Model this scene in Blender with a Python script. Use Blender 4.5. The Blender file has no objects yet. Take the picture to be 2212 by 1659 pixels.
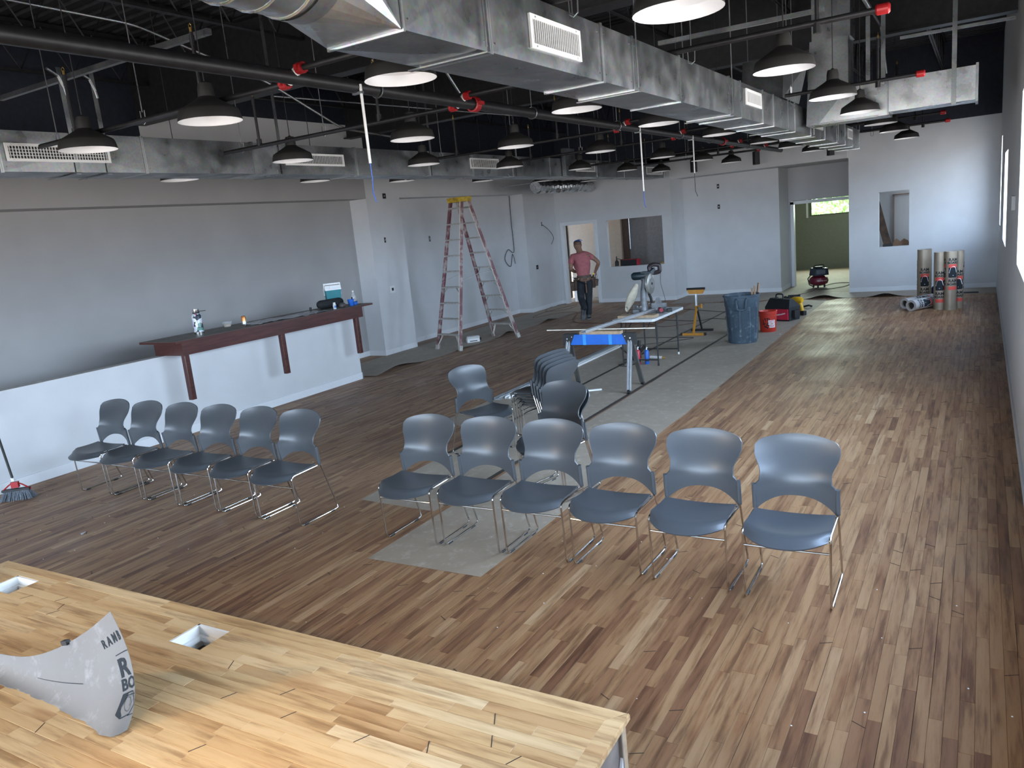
import bpy, math, random
from mathutils import Vector, Matrix
random.seed(7)
PI = math.pi
V = Vector
C = bpy.context.scene.collection
# ------------------------------------------------------------------ camera, world, lights, exposure
cam = bpy.data.objects.new('camera', bpy.data.cameras.new('camera'))
C.objects.link(cam)
cam.data.sensor_width = 36.0
cam.data.lens = 1661.0 / 2212 * 36.0
cam.data.clip_start = 0.05
CAMZ = 2.25
RIGHT, UP, BACK = (0.5092455, -0.8553062, -0.0955011), (0.2202539, 0.0222513, 0.9751888), (-0.8319599, -0.5176449, 0.1997159)
cam.matrix_world = Matrix(((RIGHT[0], UP[0], BACK[0], 0), (RIGHT[1], UP[1], BACK[1], 0), (RIGHT[2], UP[2], BACK[2], CAMZ), (0, 0, 0, 1)))
bpy.context.scene.camera = cam
vs = bpy.context.scene.view_settings
vs.view_transform = 'Standard'; vs.look = 'None'; vs.gamma = 1; vs.use_curve_mapping = False
vs.exposure = 1.45
w = bpy.data.worlds.new('sky'); bpy.context.scene.world = w; w.use_nodes = True
wnt = w.node_tree; bg = wnt.nodes['Background']
wtc = wnt.nodes.new('ShaderNodeTexCoord'); wsx = wnt.nodes.new('ShaderNodeSeparateXYZ'); wrp = wnt.nodes.new('ShaderNodeValToRGB')
wnt.links.new(wtc.outputs['Generated'], wsx.inputs[0]); wmr = wnt.nodes.new('ShaderNodeMapRange'); wmr.inputs[1].default_value = -1; wmr.inputs[2].default_value = 1
wnt.links.new(wsx.outputs['Z'], wmr.inputs[0]); wnt.links.new(wmr.outputs[0], wrp.inputs[0])
e = wrp.color_ramp.elements; e[0].position = .0; e[0].color = (.26,.25,.24,1); e[1].position = 1; e[1].color = (.42,.62,1,1)
for p_, c_ in ((.485, (.34,.33,.32,1)), (.505, (.62,.76,.95,1)), (.62, (.60,.78,1.0,1))): k = e.new(p_); k.color = c_
wnt.links.new(wrp.outputs[0], bg.inputs[0]); bg.inputs[1].default_value = 9.0
def area(name, loc, rot, sx, sy, energy, col):
    l = bpy.data.lights.new(name, 'AREA'); l.shape = 'RECTANGLE'; l.size = sx; l.size_y = sy; l.energy = energy; l.color = col
    o = bpy.data.objects.new(name, l); o.location = loc; o.rotation_euler = rot; C.objects.link(o); return o
def portal(loc, rot, sx, sy):
    o = area('window_portal', loc, rot, sx, sy, 1, (1, 1, 1)); o.data.cycles.is_portal = True
portal((-4.62, 4.9, 1.5), (0, -PI/2, 0), 2.5, 9.7)
portal((5.72, -.53, 2.22), (PI/2, 0, 0), 7.1, 1.7)
portal((14.65, -.53, 1.95), (PI/2, 0, 0), 1.95, 1.45)
portal((18.3, -.53, 2.2), (PI/2, 0, 0), .85, 1.75)
def spot(name, loc, to, energy, col, ang, blend=1, r=.12):
    l = bpy.data.lights.new(name, 'SPOT'); l.energy = energy; l.color = col; l.spot_size = math.radians(ang); l.spot_blend = blend; l.shadow_soft_size = r
    o = bpy.data.objects.new(name, l); o.location = loc; C.objects.link(o)
    o.rotation_euler = (V(to) - V(loc)).to_track_quat('-Z', 'Y').to_euler(); return o
spot('sun_stand_in_spot', (-1.2, 6.6, 2.9), (1.2, 3.0, .45), 190, (1, .72, .42), 75, 1, .15)  # added warm spot behind the camera, standing in for sun on the stage
spot('sun_stand_in_spot', (-.6, 1.9, 3.0), (.95, 2.1, .45), 190, (1, .68, .32), 38, 1, .1)  # second added spot, imitates the sun glow at the near stage boards

# ------------------------------------------------------------------ mesh helpers
class MB:
    def __init__(s): s.v = []; s.f = []; s.tone = []
    def add(s, vs, fs, M=None):
        k = len(s.v)
        s.v += [tuple(M @ V(p)) if M is not None else tuple(p) for p in vs]
        s.f += [tuple(i + k for i in f) for f in fs]; return s
    def box(s, x0, x1, y0, y1, z0, z1, M=None):
        vs = [(x, y, z) for z in (z0, z1) for y in (y0, y1) for x in (x0, x1)]
        return s.add(vs, [(0,2,3,1),(4,5,7,6),(0,1,5,4),(2,6,7,3),(0,4,6,2),(1,3,7,5)], M)
    def bar(s, a, b, w, h, up=(0,0,1)):
        a = V(a); b = V(b); d = b - a; L = d.length; d.normalize(); u = V(up)
        sd = d.cross(u)
        if sd.length < 1e-4: sd = d.cross(V((1,0,0)))
        sd.normalize(); u = sd.cross(d)
        M = Matrix(((sd.x, d.x, u.x, a.x), (sd.y, d.y, u.y, a.y), (sd.z, d.z, u.z, a.z), (0,0,0,1)))
        return s.box(-w/2, w/2, 0, L, -h/2, h/2, M)
    def tube(s, pts, r, n=8, caps=True, closed=False):
        pts = [V(p) for p in pts]; m = len(pts); rr = r if isinstance(r, (list, tuple)) else [r]*m
        t0 = (pts[1]-pts[0]).normalized(); nrm = t0.orthogonal().normalized(); vs = []; prev = t0
        for i in range(m):
            if closed: t = (pts[(i+1) % m] - pts[i-1]).normalized()
            elif i == 0: t = t0
            elif i == m-1: t = (pts[i]-pts[i-1]).normalized()
            else:
                t = (pts[i+1]-pts[i]).normalized() + (pts[i]-pts[i-1]).normalized()
                t = t.normalized() if t.length > 1e-6 else prev
            q = prev.rotation_difference(t); nrm = (q @ nrm).normalized(); nrm = (nrm - t*nrm.dot(t)).normalized(); prev = t; bn = t.cross(nrm)
            for k in range(n):
                a = 2*PI*k/n; vs.append(pts[i] + (nrm*math.cos(a) + bn*math.sin(a))*rr[i])
        fs = []
        for i in range(m if closed else m-1):
            for k in range(n):
                j = (i+1) % m
                fs.append((i*n+k, i*n+(k+1) % n, j*n+(k+1) % n, j*n+k))
        if caps and not closed: fs += [tuple(range(n))[::-1], tuple((m-1)*n+k for k in range(n))]
        return s.add(vs, fs)
    def lathe(s, prof, M=None, n=24, cap0=False, cap1=False, a0=0, a1=2*PI):
        vs = []; full = abs(a1-a0-2*PI) < 1e-6; nn = n if full else n+1
        for (r, z) in prof:
            for k in range(nn):
                a = a0 + (a1-a0)*k/n; vs.append((r*math.cos(a), r*math.sin(a), z))
        fs = []
        for i in range(len(prof)-1):
            for k in range(n):
                k2 = (k+1) % nn
                fs.append((i*nn+k, i*nn+k2, (i+1)*nn+k2, (i+1)*nn+k))
        if cap0: fs.append(tuple(range(nn))[::-1])
        if cap1: fs.append(tuple((len(prof)-1)*nn+k for k in range(nn)))
        return s.add(vs, fs, M)
    def prism(s, poly, z0, z1, M=None):
        n = len(poly); vs = [(x, y, z0) for x, y in poly] + [(x, y, z1) for x, y in poly]
        return s.add(vs, [tuple(range(n))[::-1], tuple(range(n, 2*n))] + [(i, (i+1) % n, n+(i+1) % n, n+i) for i in range(n)], M)
    def shell(s, P, nu, nv, th, M=None):
        g = [[V(P(i/nu, j/nv)) for j in range(nv+1)] for i in range(nu+1)]; N = []
        for i in range(nu+1):
            for j in range(nv+1):
                a = g[min(i+1, nu)][j]-g[max(i-1, 0)][j]; b = g[i][min(j+1, nv)]-g[i][max(j-1, 0)]
                c = a.cross(b); N.append(c.normalized() if c.length > 1e-9 else V((0,0,1)))
        W = nv+1; K = (nu+1)*W
        vs = [g[i][j]+N[i*W+j]*th/2 for i in range(nu+1) for j in range(W)] + [g[i][j]-N[i*W+j]*th/2 for i in range(nu+1) for j in range(W)]
        fs = []
        for i in range(nu):
            for j in range(nv):
                a = i*W+j; fs.append((a, a+W, a+W+1, a+1)); fs.append((K+a, K+a+1, K+a+W+1, K+a+W))
        def edge(seq):
            for a, b in zip(seq, seq[1:]): fs.append((a, b, K+b, K+a))
        edge([j for j in range(W)]); edge([nu*W+j for j in range(W)][::-1]); edge([i*W for i in range(nu+1)][::-1]); edge([i*W+nv for i in range(nu+1)])
        return s.add(vs, fs, M)
    def sphere(s, c, rx, ry=None, rz=None, n=12, m=8, M=None):
        ry = ry or rx; rz = rz or rx; T = Matrix.Translation(c) @ Matrix.Diagonal((rx, ry, rz, 1))
        if M is not None: T = M @ T
        return s.lathe([(max(1e-4, math.sin(PI*i/m)), -math.cos(PI*i/m)) for i in range(m+1)], T, n)
def obj(name, mb, mat, parent=None, smooth=False, tag=None, loc=None, rotz=0):
    me = bpy.data.meshes.new(name); me.from_pydata(mb.v, [], mb.f)
    if mb.tone:
        at = me.attributes.new('tone', 'FLOAT', 'FACE'); at.data.foreach_set('value', mb.tone)
    if mat: me.materials.append(mat)
    if smooth: me.shade_smooth(); me.set_sharp_from_angle(angle=math.radians(38))
    me.validate(); me.update()
    o = bpy.data.objects.new(name, me); C.objects.link(o)
    if parent: o.parent = parent
    if loc: o.location = loc
    if rotz: o.rotation_euler = (0, 0, rotz)
    if tag: props(o, *tag)
    return o
def props(o, label=None, cat=None, group=None, kind=None):
    if label: o['label'] = label
    if cat: o['category'] = cat
    if group: o['group'] = group
    if kind: o['kind'] = kind
    return o
def thing(name, label, cat, loc=(0,0,0), rotz=0, group=None):
    o = bpy.data.objects.new(name, None); C.objects.link(o); o.location = loc; o.rotation_euler = (0, 0, rotz); o.empty_display_size = .1
    return props(o, label, cat, group)
def struct(name, mb, mat, parent=None, smooth=False):
    o = obj(name, mb, mat, parent, smooth)
    if not parent: o['kind'] = 'structure'
    return o
def dup(root, label=None, loc=None, rotz=None, group=None):
    r = root.copy(); C.objects.link(r)
    if label: r['label'] = label
    if group: r['group'] = group
    if loc: r.location = loc
    if rotz is not None: r.rotation_euler = (0, 0, rotz)
    for ch in KIDS.get(root.name, []):
        c = ch.copy(); C.objects.link(c); c.parent = r
        for g in KIDS.get(ch.name, []):
            d = g.copy(); C.objects.link(d); d.parent = c
    return r
KIDS = {}
def index_kids():
    KIDS.clear()
    for o in bpy.data.objects:
        if o.parent: KIDS.setdefault(o.parent.name, []).append(o)
def fillet(pts, r, k=4, closed=False):
    pts = [V(p) for p in pts]; out = []; n = len(pts)
    for i, p in enumerate(pts):
        if not closed and i in (0, n-1): out.append(p); continue
        a = pts[i-1]-p; b = pts[(i+1) % n]-p; la, lb = a.length, b.length
        d = min(r, la*.45, lb*.45); A = p+a/la*d; B = p+b/lb*d
        for t in range(k+1):
            u = t/k; out.append(A*(1-u)**2 + p*2*u*(1-u) + B*u*u)
    return out
def text_mb(txt, size, depth=0.0, fn=None, bold=0.0, sub=0):
    cu = bpy.data.curves.new('t', 'FONT'); cu.body = txt; cu.size = size; cu.align_x = 'CENTER'; cu.align_y = 'CENTER'; cu.offset = bold; cu.resolution_u = 3
    o = bpy.data.objects.new('t', cu); me = bpy.data.meshes.new_from_object(o)
    mb = MB(); vs = [tuple(v.co) for v in me.vertices]; fs = [tuple(p.vertices) for p in me.polygons]
    if fn: vs = [fn(x, y) for x, y, z in vs]
    mb.add(vs, fs); bpy.data.objects.remove(o); bpy.data.curves.remove(cu); bpy.data.meshes.remove(me); return mb

# ------------------------------------------------------------------ materials
def nm(name):
    m = bpy.data.materials.new(name); m.use_nodes = True; nt = m.node_tree; return m, nt, nt.nodes['Principled BSDF']
def noise(nt, scale, detail=3, vec=None, mapscale=None, rough=.5, w=None):
    n = nt.nodes.new('ShaderNodeTexNoise'); n.inputs['Scale'].default_value = scale; n.inputs['Detail'].default_value = detail; n.inputs['Roughness'].default_value = rough
    if w is not None: n.noise_dimensions = '4D'; nt.links.new(w, n.inputs['W'])
    tc = nt.nodes.new('ShaderNodeTexCoord'); src = tc.outputs['Object']
    if mapscale:
        mp = nt.nodes.new('ShaderNodeMapping'); mp.inputs['Scale'].default_value = mapscale; nt.links.new(src, mp.inputs[0]); src = mp.outputs[0]
    nt.links.new(src, n.inputs['Vector']); return n.outputs['Fac']
def ramp(nt, fac, stops, interp='LINEAR'):
    r = nt.nodes.new('ShaderNodeValToRGB'); e = r.color_ramp.elements; r.color_ramp.interpolation = interp
    for i, (p, c) in enumerate(stops):
        if i > 1: e.new(p)
        e[i].position = p; e[i].color = (*c, 1) if len(c) == 3 else c
    nt.links.new(fac, r.inputs[0]); return r.outputs[0]
def mix(nt, f, a, b, mode='MIX'):
    m = nt.nodes.new('ShaderNodeMix'); m.data_type = 'RGBA'; m.blend_type = mode
    for s, v in ((m.inputs[0], f), (m.inputs[6], a), (m.inputs[7], b)):
        if isinstance(v, (int, float)): s.default_value = v
        elif isinstance(v, tuple): s.default_value = (*v, 1)
        else: nt.links.new(v, s)
    return m.outputs[2]
def bump(nt, bs, h, strength=.2, dist=.01):
    b = nt.nodes.new('ShaderNodeBump'); b.inputs['Strength'].default_value = strength; b.inputs['Distance'].default_value = dist
    nt.links.new(h, b.inputs['Height']); nt.links.new(b.outputs[0], bs.inputs['Normal'])
def mat(name, col, rough=.5, metal=0, var=.12, scale=14, bmp=0, spec=None, dirt=None, coat=0):
    m, nt, bs = nm(name)
    f = noise(nt, scale, 4)
    c2 = tuple(max(0, c*(1-var)) for c in col); c1 = tuple(min(1, c*(1+var)) for c in col)
    out = ramp(nt, f, [(.3, c2), (.7, c1)])
    if dirt:
        f2 = noise(nt, dirt[1], 5, rough=.7); msk = ramp(nt, f2, [(dirt[2], (0,0,0)), (min(1, dirt[2]+.12), (1,1,1))])
        out = mix(nt, msk, out, dirt[0])
    nt.links.new(out, bs.inputs['Base Color'])
    bs.inputs['Roughness'].default_value = rough; bs.inputs['Metallic'].default_value = metal
    if coat: bs.inputs['Coat Weight'].default_value = coat
    if bmp: bump(nt, bs, f, bmp, .005)
    return m
def wood(name, stops, axis, rough=.45, grain=.5, spec=.5, sheen=0):
    m, nt, bs = nm(name)
    at = nt.nodes.new('ShaderNodeAttribute'); at.attribute_name = 'tone'; t = at.outputs['Fac']
    base = ramp(nt, t, stops)
    mu = nt.nodes.new('ShaderNodeMath'); mu.operation = 'MULTIPLY'; mu.inputs[1].default_value = 97.0; nt.links.new(t, mu.inputs[0])
    sc = (2.2, 26, 26) if axis == 'X' else (26, 2.2, 26)
    g1 = noise(nt, 1.0, 6, mapscale=sc, rough=.62, w=mu.outputs[0])
    sc2 = (.9, 7, 7) if axis == 'X' else (7, .9, 7)
    g2 = noise(nt, 1.0, 3, mapscale=sc2, rough=.5, w=mu.outputs[0])
    dark = ramp(nt, g1, [(.36, (.36,.27,.21)), (.49, (.84,.79,.74)), (.58, (1.0,1.0,1.0))])
    c = mix(nt, grain, base, dark, 'MULTIPLY')
    streak = ramp(nt, g2, [(.60, (1,1,1)), (.66, (.62,.47,.38)), (.74, (.8,.68,.6))])
    c = mix(nt, .75*grain+.1, c, streak, 'MULTIPLY')
    nt.links.new(c, bs.inputs['Base Color'])
    rr = ramp(nt, noise(nt, 1.3, 3), [(.3, (rough-.08,)*3), (.7, (rough+.12,)*3)]); nt.links.new(rr, bs.inputs['Roughness'])
    bs.inputs['Specular IOR Level'].default_value = spec; bs.inputs['Sheen Weight'].default_value = sheen; bs.inputs['Sheen Roughness'].default_value = .5
    bump(nt, bs, g1, .08, .002)
    return m
M = {}
M['floor_wood'] = wood('floor_wood', [(0, (.16,.069,.031)), (.18, (.235,.114,.051)), (.5, (.295,.157,.070)), (.8, (.335,.190,.090)), (1, (.42,.265,.14))], 'X', .52, .85, .2, .05)
M['stage_wood'] = wood('stage_wood', [(0, (.47,.27,.125)), (.3, (.59,.38,.185)), (.7, (.65,.44,.23)), (1, (.72,.54,.32))], 'Y', .42, .7, .3)
M['gap'] = mat('gap', (.03,.02,.015), .9)
M['wall_darker_grey'] = mat('darker_grey_wall', (.36,.355,.35), .8, var=.05, scale=1.5)  # one even grey for the left bay, darker than the plain wall colour
M['wall'] = mat('wall', (.60,.61,.62), .75, var=.03, scale=3, bmp=.05)
M['wall_grey'] = mat('wall_grey', (.50,.50,.51), .75, var=.03, scale=2)
M['white_trim'] = mat('white_trim', (.72,.74,.76), .5, var=.02)
M['black_paint'] = mat('black_paint', (.012,.013,.016), .6, var=.3)
M['black_wall'] = mat('black_wall', (.010,.014,.026), .7, var=.3)
M['black_steel'] = mat('black_steel', (.018,.018,.02), .45, .3, var=.3)
M['deck'] = mat('deck', (.022,.022,.025), .6, .2, var=.3)
M['green_wall'] = mat('green_wall', (.19,.20,.165), .8, var=.05)
M['tan_wall'] = mat('tan_wall', (.30,.245,.195), .8, var=.06)
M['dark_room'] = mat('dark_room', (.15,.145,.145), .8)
M['chrome'] = mat('chrome', (.62,.60,.57), .16, 1, var=.06)
M['chair'] = mat('chair_plastic', (.055,.060,.066), .36, 0, var=.05, scale=300, bmp=.03)
M['rubber'] = mat('rubber', (.015,.015,.016), .6)
M['alu'] = mat('aluminium', (.62,.65,.68), .35, .9, var=.06)
M['white_pl'] = mat('white_plastic', (.75,.76,.76), .45, var=.03)
M['white_paint'] = mat('white_paint', (.78,.78,.77), .4, var=.03)
def galv(name, dark=.36, rough=.33):
    m, nt, bs = nm(name)
    vo = nt.nodes.new('ShaderNodeTexVoronoi'); vo.inputs['Scale'].default_value = 60
    tc = nt.nodes.new('ShaderNodeTexCoord'); nt.links.new(tc.outputs['Object'], vo.inputs['Vector'])
    n = noise(nt, 2.2, 4)
    a = ramp(nt, n, [(.3, (dark*.72, dark*.78, dark*.82)), (.7, (dark*1.25, dark*1.3, dark*1.33))])
    c = mix(nt, .16, a, vo.outputs['Color'], 'SOFT_LIGHT')
    nt.links.new(c, bs.inputs['Base Color']); bs.inputs['Metallic'].default_value = .92
    r = ramp(nt, noise(nt, 5, 4), [(.3, (rough-.1,)*3), (.7, (rough+.12,)*3)]); nt.links.new(r, bs.inputs['Roughness'])
    return m
M['galv'] = galv('galvanised', .25, .34); M['galv_bright'] = galv('galvanised_bright', .42, .3)
def paper_mat(name, a, b, c):
    m, nt, bs = nm(name)
    col = ramp(nt, noise(nt, 1.6, 6, rough=.65), [(.3, a), (.7, b)])
    msk = ramp(nt, noise(nt, 9, 8, rough=.75), [(.52, (0,0,0)), (.75, (1,1,1))])
    nt.links.new(mix(nt, msk, col, c), bs.inputs['Base Color']); bs.inputs['Roughness'].default_value = .7; bs.inputs['Sheen Weight'].default_value = .06; return m
M['paper'] = paper_mat('floor_paper', (.25,.195,.14), (.32,.255,.185), (.43,.365,.29))
M['sheet'] = paper_mat('grey_board', (.13,.118,.108), (.16,.147,.135), (.27,.26,.25))
M['print'] = mat('dark_print', (.012,.016,.02), .9, var=.1)
M['red_print'] = mat('red_print', (.62,.07,.05), .6)
M['white_print'] = mat('white_print', (.8,.8,.82), .6, var=.02)
# ------------------------------------------------------------------ floor: every board is real; the ones that show largest are parts
FX0, FX1, FY0, FY1 = -4.2, 19.45, -.31, 10.42
floor = struct('floor', MB().box(-4.6, 27, -.5, 13.4, -.12, -.019), M['gap'])
BW = .0575
def board(mb, x0, x1, y0, y1, z0, z1, b=.0009):
    k = len(mb.v)
    mb.v += [(x0,y0,z0),(x1,y0,z0),(x1,y1,z0),(x0,y1,z0),(x0,y0,z1-b),(x1,y0,z1-b),(x1,y1,z1-b),(x0,y1,z1-b),(x0+b,y0+b,z1),(x1-b,y0+b,z1),(x1-b,y1-b,z1),(x0+b,y1-b,z1)]
    q = [(0,1,5,4),(1,2,6,5),(2,3,7,6),(3,0,4,7),(4,5,9,8),(5,6,10,9),(6,7,11,10),(7,4,8,11),(8,9,10,11)]
    mb.f += [tuple(i+k for i in f) for f in q]
def tone(rnd): 
    t = rnd.betavariate(2.3, 2.3)
    if rnd.random() < .07: t *= .25
    return min(.999, max(.001, t))
rf = random.Random(11); boards = []
row = 0; y = FY0
while y < FY1:
    x = FX0 - rf.random()*.6
    while x < FX1:
        L = rf.choice((.25,.35,.45,.55,.7,.85,1.0,1.2)) * rf.uniform(.85, 1.15)
        g = .0008 if rf.random() < .9 else .0022
        boards.append((max(x, FX0), min(x+L, FX1), y, y+BW-g, rf.uniform(-.0006, 0), tone(rf))); x += L + .0006
    y += BW; row += 1
def vis_score(b):
    cx, cy = (b[0]+b[1])/2, (b[2]+b[3])/2
    p = V((cx, cy, -CAMZ)); d = -(p.dot(V(BACK)))
    if d < 1: return 0
    u, v = p.dot(V(RIGHT))/d*1661/1106, p.dot(V(UP))/d*1661/829.5
    if abs(u) > .99 or abs(v) > .99 or (cx < 2.55 + .35*cy/5.3*0 and 1.0 < cy < 5.4) or cx < 2.3: return 0
    if .9 < cy < 5.6 and cx < 3.0 + 0*cy: return 0
    if 2.78 < cy < 5.6 and cx > 5: return 0
    return (b[1]-b[0])/d**3
order = sorted(range(len(boards)), key=lambda i: -vis_score(boards[i])); near = set(order[:298])
rest = MB()
for i, b in enumerate(boards):
    x0, x1, y0, y1, dz, t = b
    if i in near:
        mb = MB(); board(mb, x0, x1, y0, y1, -.019, dz); mb.tone = [t]*9
        obj('plank', mb, M['floor_wood'], floor)
    else:
        if .9 < y0 < 5.3 and x1 < 2.1: continue
        board(rest, x0, x1, y0, y1, -.019, dz); rest.tone += [t]*9
props(obj('planking', rest, M['floor_wood'], floor), kind='stuff')
def slots(rnd, n, gen, along='X'):
    mb = MB()
    for _ in range(n):
        x, y, z = gen(rnd); s = rnd.choice((1, -1)); a, b = .058, .03*s
        p, q = ((x, y, z), (x+b*1.0, y+a*.98, z)) if along == 'X' else ((x, y, z), (x+a*.98, y+b, z))
        mb.bar(p, q, .003, .0012)
    return mb
def floor_slot(r):
    y = FY0 + BW*int(r.uniform(0, 184)); return r.uniform(2.4, 14), y, .0007
props(obj('nail_slots', slots(random.Random(5), 420, floor_slot), M['gap'], floor), kind='stuff')
mb = MB(); rd = random.Random(3)
for _ in range(120): 
    x, y, r_ = rd.uniform(2.5, 9), rd.uniform(-.2, 8.5), rd.uniform(.0015, .005)
    mb.lathe([(r_, .0), (r_*.8, .002)], Matrix.Translation((x, y, 0)), 5, cap1=True)
props(obj('dust_crumbs', mb, M['white_print'], floor), kind='stuff')
# rooms beyond: plain covered floors
struct('floor_beyond', MB().box(19.45, 27, 2.0, 13.4, -.019, .0), M['paper'])

# ------------------------------------------------------------------ stage platform in the foreground
SA = math.atan2(2.307-2.22, 5.33-1.087)
stage = thing('stage_platform', 'low wooden platform with pale maple top boards in the near foreground', 'platform', (2.307, 1.087, 0), SA)
# local: +Y runs along the front edge to the left, -X runs back under the camera
SZ, SL, SB = .45, 4.25, -6.2
HOLES = [(-.281, -.105, 2.018, 2.243), (-.275, -.100, 3.703, 3.93)]
def cut(rc):
    out = [rc]
    for hx0, hx1, hy0, hy1 in HOLES:
        nx = []
        for (x0, x1, y0, y1) in out:
            if x1 <= hx0 or x0 >= hx1 or y1 <= hy0 or y0 >= hy1: nx.append((x0, x1, y0, y1)); continue
            if y0 < hy0: nx.append((x0, x1, y0, hy0))
            if y1 > hy1: nx.append((x0, x1, hy1, y1))
            if x0 < hx0: nx.append((x0, hx0, max(y0, hy0), min(y1, hy1)))
            if x1 > hx1: nx.append((hx1, x1, max(y0, hy0), min(y1, hy1)))
        out = nx
    return out
rs = random.Random(23); far = MB(); x = -.058; cnt = 0
while x > SB:
    yy = .058 - 0
    first = rs.uniform(.15, .9)
    L = first
    while yy < SL-.058:
        y1 = min(yy+L, SL-.058); t = tone(rs)
        for (a, b, c, d) in cut((x-BW, x-.0007, yy, y1-.0006)):
            if b-a < .004 or d-c < .004: continue
            if x > -1.75 and cnt < 295:
                m_ = MB(); board(m_, a, b, c, d, SZ-.019, SZ+rs.uniform(-.0005, 0)); m_.tone = [t]*9
                obj('plank', m_, M['stage_wood'], stage); cnt += 1
            else: board(far, a, b, c, d, SZ-.019, SZ); far.tone += [t]*9
        yy = y1; L = rs.choice((.2,.3,.4,.5,.6,.75,.9))*rs.uniform(.85, 1.15)
    x -= BW
props(obj('planking', far, M['stage_wood'], stage), kind='stuff')
def nosing(p, q, t):
    m_ = MB(); m_.prism(p, SZ-.024, SZ-.004); m_.prism(q, SZ-.004, SZ+.0005); m_.tone = [t]*len(m_.f); return m_
yb = [0, 1.15, 2.62, 3.5, SL]
for i in range(4):
    a, b = yb[i], yb[i+1]-.001
    ia = a+(.058 if i == 0 else 0); ib = b-(.058 if i == 3 else 0)
    p = [(.014, a-(.014 if i == 0 else 0)), (.014, b+(.014 if i == 3 else 0)), (-.058, ib), (-.058, ia)]
    q = [(.010, a-(.010 if i == 0 else 0)), (.010, b+(.010 if i == 3 else 0)), (-.058, ib), (-.058, ia)]
    obj('nosing_board', nosing(p, q, (.62, .3, .8, .35)[i]), M['stage_wood'], stage)
xb = [0, -.95, -2.1, -3.6, SB]
for i in range(4):
    a, b = xb[i], xb[i+1]+.001; ia = a-(.058 if i == 0 else 0)
    for s, y0, yi in ((1, -.014, .057), (-1, SL+.014, SL-.057)):
        q = [(a+(.014 if i == 0 else 0), y0), (b, y0), (b, yi), (ia, yi)]
        if s == 1: q = q[::-1]
        q2 = [(xx, yy_+(.004*s if abs(yy_-y0) < 1e-6 else 0)) for xx, yy_ in q]
        obj('nosing_board', nosing(q, q2, (.7, .4, .55, .6)[i]), M['stage_wood'], stage)
ply = mat('raw_timber', (.42,.30,.19), .7, var=.2, scale=20); greyp = mat('grey_backing', (.19,.155,.13), .8, var=.35, scale=6)
drywall = mat('raw_drywall', (.62,.61,.59), .8, var=.1)
st = MB()
for yy in [.0]+[.41*i for i in range(1, 11)]+[SL-.04]: st.box(-.036, -.001, yy, yy+.04, 0, SZ-.026)
st.box(-.036, -.001, 0, SL, 0, .035)
obj('front_framing', st, ply, stage)
obj('front_panel', MB().box(-.045, -.037, .0, SL, 0, SZ-.026), greyp, stage)
sd = MB().box(-.30, -.26, .001, .03, .02, SZ-.03).box(-.9, -.86, .001, .03, .02, SZ-.03).box(-2, -1.96, .001, .03, .02, SZ-.03)
obj('side_stud', sd, ply, stage)
obj('side_panel', MB().box(SB, -.04, .012, .022, 0, SZ-.026), greyp, stage)
obj('side_drywall', MB().prism([(-.13, 0), (-.045, 0), (-.045, .26), (-.10, .16)], 0, .010, Matrix.Translation((0, .010, .04)) @ Matrix.Rotation(PI/2, 4, 'X')), drywall, stage)
obj('subfloor', MB().box(SB, -.06, .03, 1.5, SZ-.034, SZ-.020).box(SB, -.06, 3.98, SL-.03, SZ-.034, SZ-.020).box(SB, -.40, 1.5, 3.98, SZ-.034, SZ-.020).box(-.10, -.06, 1.5, 3.98, SZ-.034, SZ-.020), ply, stage)
for (a, b, c, d) in HOLES:
    lin = MB()
    w_ = .012
    lin.box(a-w_, a, c, d, SZ-.16, SZ-.0195).box(b, b+w_, c, d, SZ-.16, SZ-.0195).box(a-w_, b+w_, c-w_, c, SZ-.16, SZ-.0195).box(a-w_, b+w_, d, d+w_, SZ-.16, SZ-.0195)
    lin.box(b-.012, b, c, d, SZ-.055, SZ-.0015).box(a, b, d-.012, d, SZ-.055, SZ-.0015).box(b-.03, b-.012, c, d-.012, SZ-.075, SZ-.05).box(a, b-.03, d-.03, d-.012, SZ-.075, SZ-.05)
    box_ = obj('vent_box', lin, M['white_paint'], stage)
    k = MB().box(a, b, c, d, SZ-.19, SZ-.12).tube([(b-.05, (c+d)/2-.05, SZ-.15), (b-.05, (c+d)/2+.01, SZ-.10)], .02, 10)
    obj('vent_debris', k, greyp, box_)
def stage_slot(r): return (-.058 - BW*int(r.uniform(1, 24)), r.uniform(.2, 4.1), SZ+.0004)
props(obj('nail_slots', slots(random.Random(8), 34, stage_slot, 'Y'), M['gap'], stage), kind='stuff')

# ------------------------------------------------------------------ walls
LWY, RWY, FWX, DWX = 10.0, -.31, 19.4, 19.15
def wallbox(name, boxes, m, parent=None):
    mb = MB()
    for b in boxes: mb.box(*b)
    return struct(name, mb, m, parent)
ZT = 5.2
wallbox('wall_right', [(-4.6, 2.2, RWY-.2, RWY, 0, ZT), (2.2, 9.25, RWY-.2, RWY, 0, 1.40), (2.2, 9.25, RWY-.2, RWY, 3.05, ZT), (9.25, 13.7, RWY-.2, RWY, 0, ZT),
    (13.7, 15.6, RWY-.2, RWY, 0, 1.25), (13.7, 15.6, RWY-.2, RWY, 2.66, ZT), (15.6, 17.9, RWY-.2, RWY, 0, ZT), (17.9, 18.7, RWY-.2, RWY, 0, 1.36), (17.9, 18.7, RWY-.2, RWY, 3.06, ZT), (18.7, FWX+.2, RWY-.2, RWY, 0, ZT)], M['wall'])
glass, gnt, gbs = nm('window_glass')
tr = gnt.nodes.new('ShaderNodeBsdfTransparent'); gl = gnt.nodes.new('ShaderNodeBsdfGlossy'); gl.inputs['Roughness'].default_value = .02; ms = gnt.nodes.new('ShaderNodeMixShader'); ms.inputs[0].default_value = .05
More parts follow.
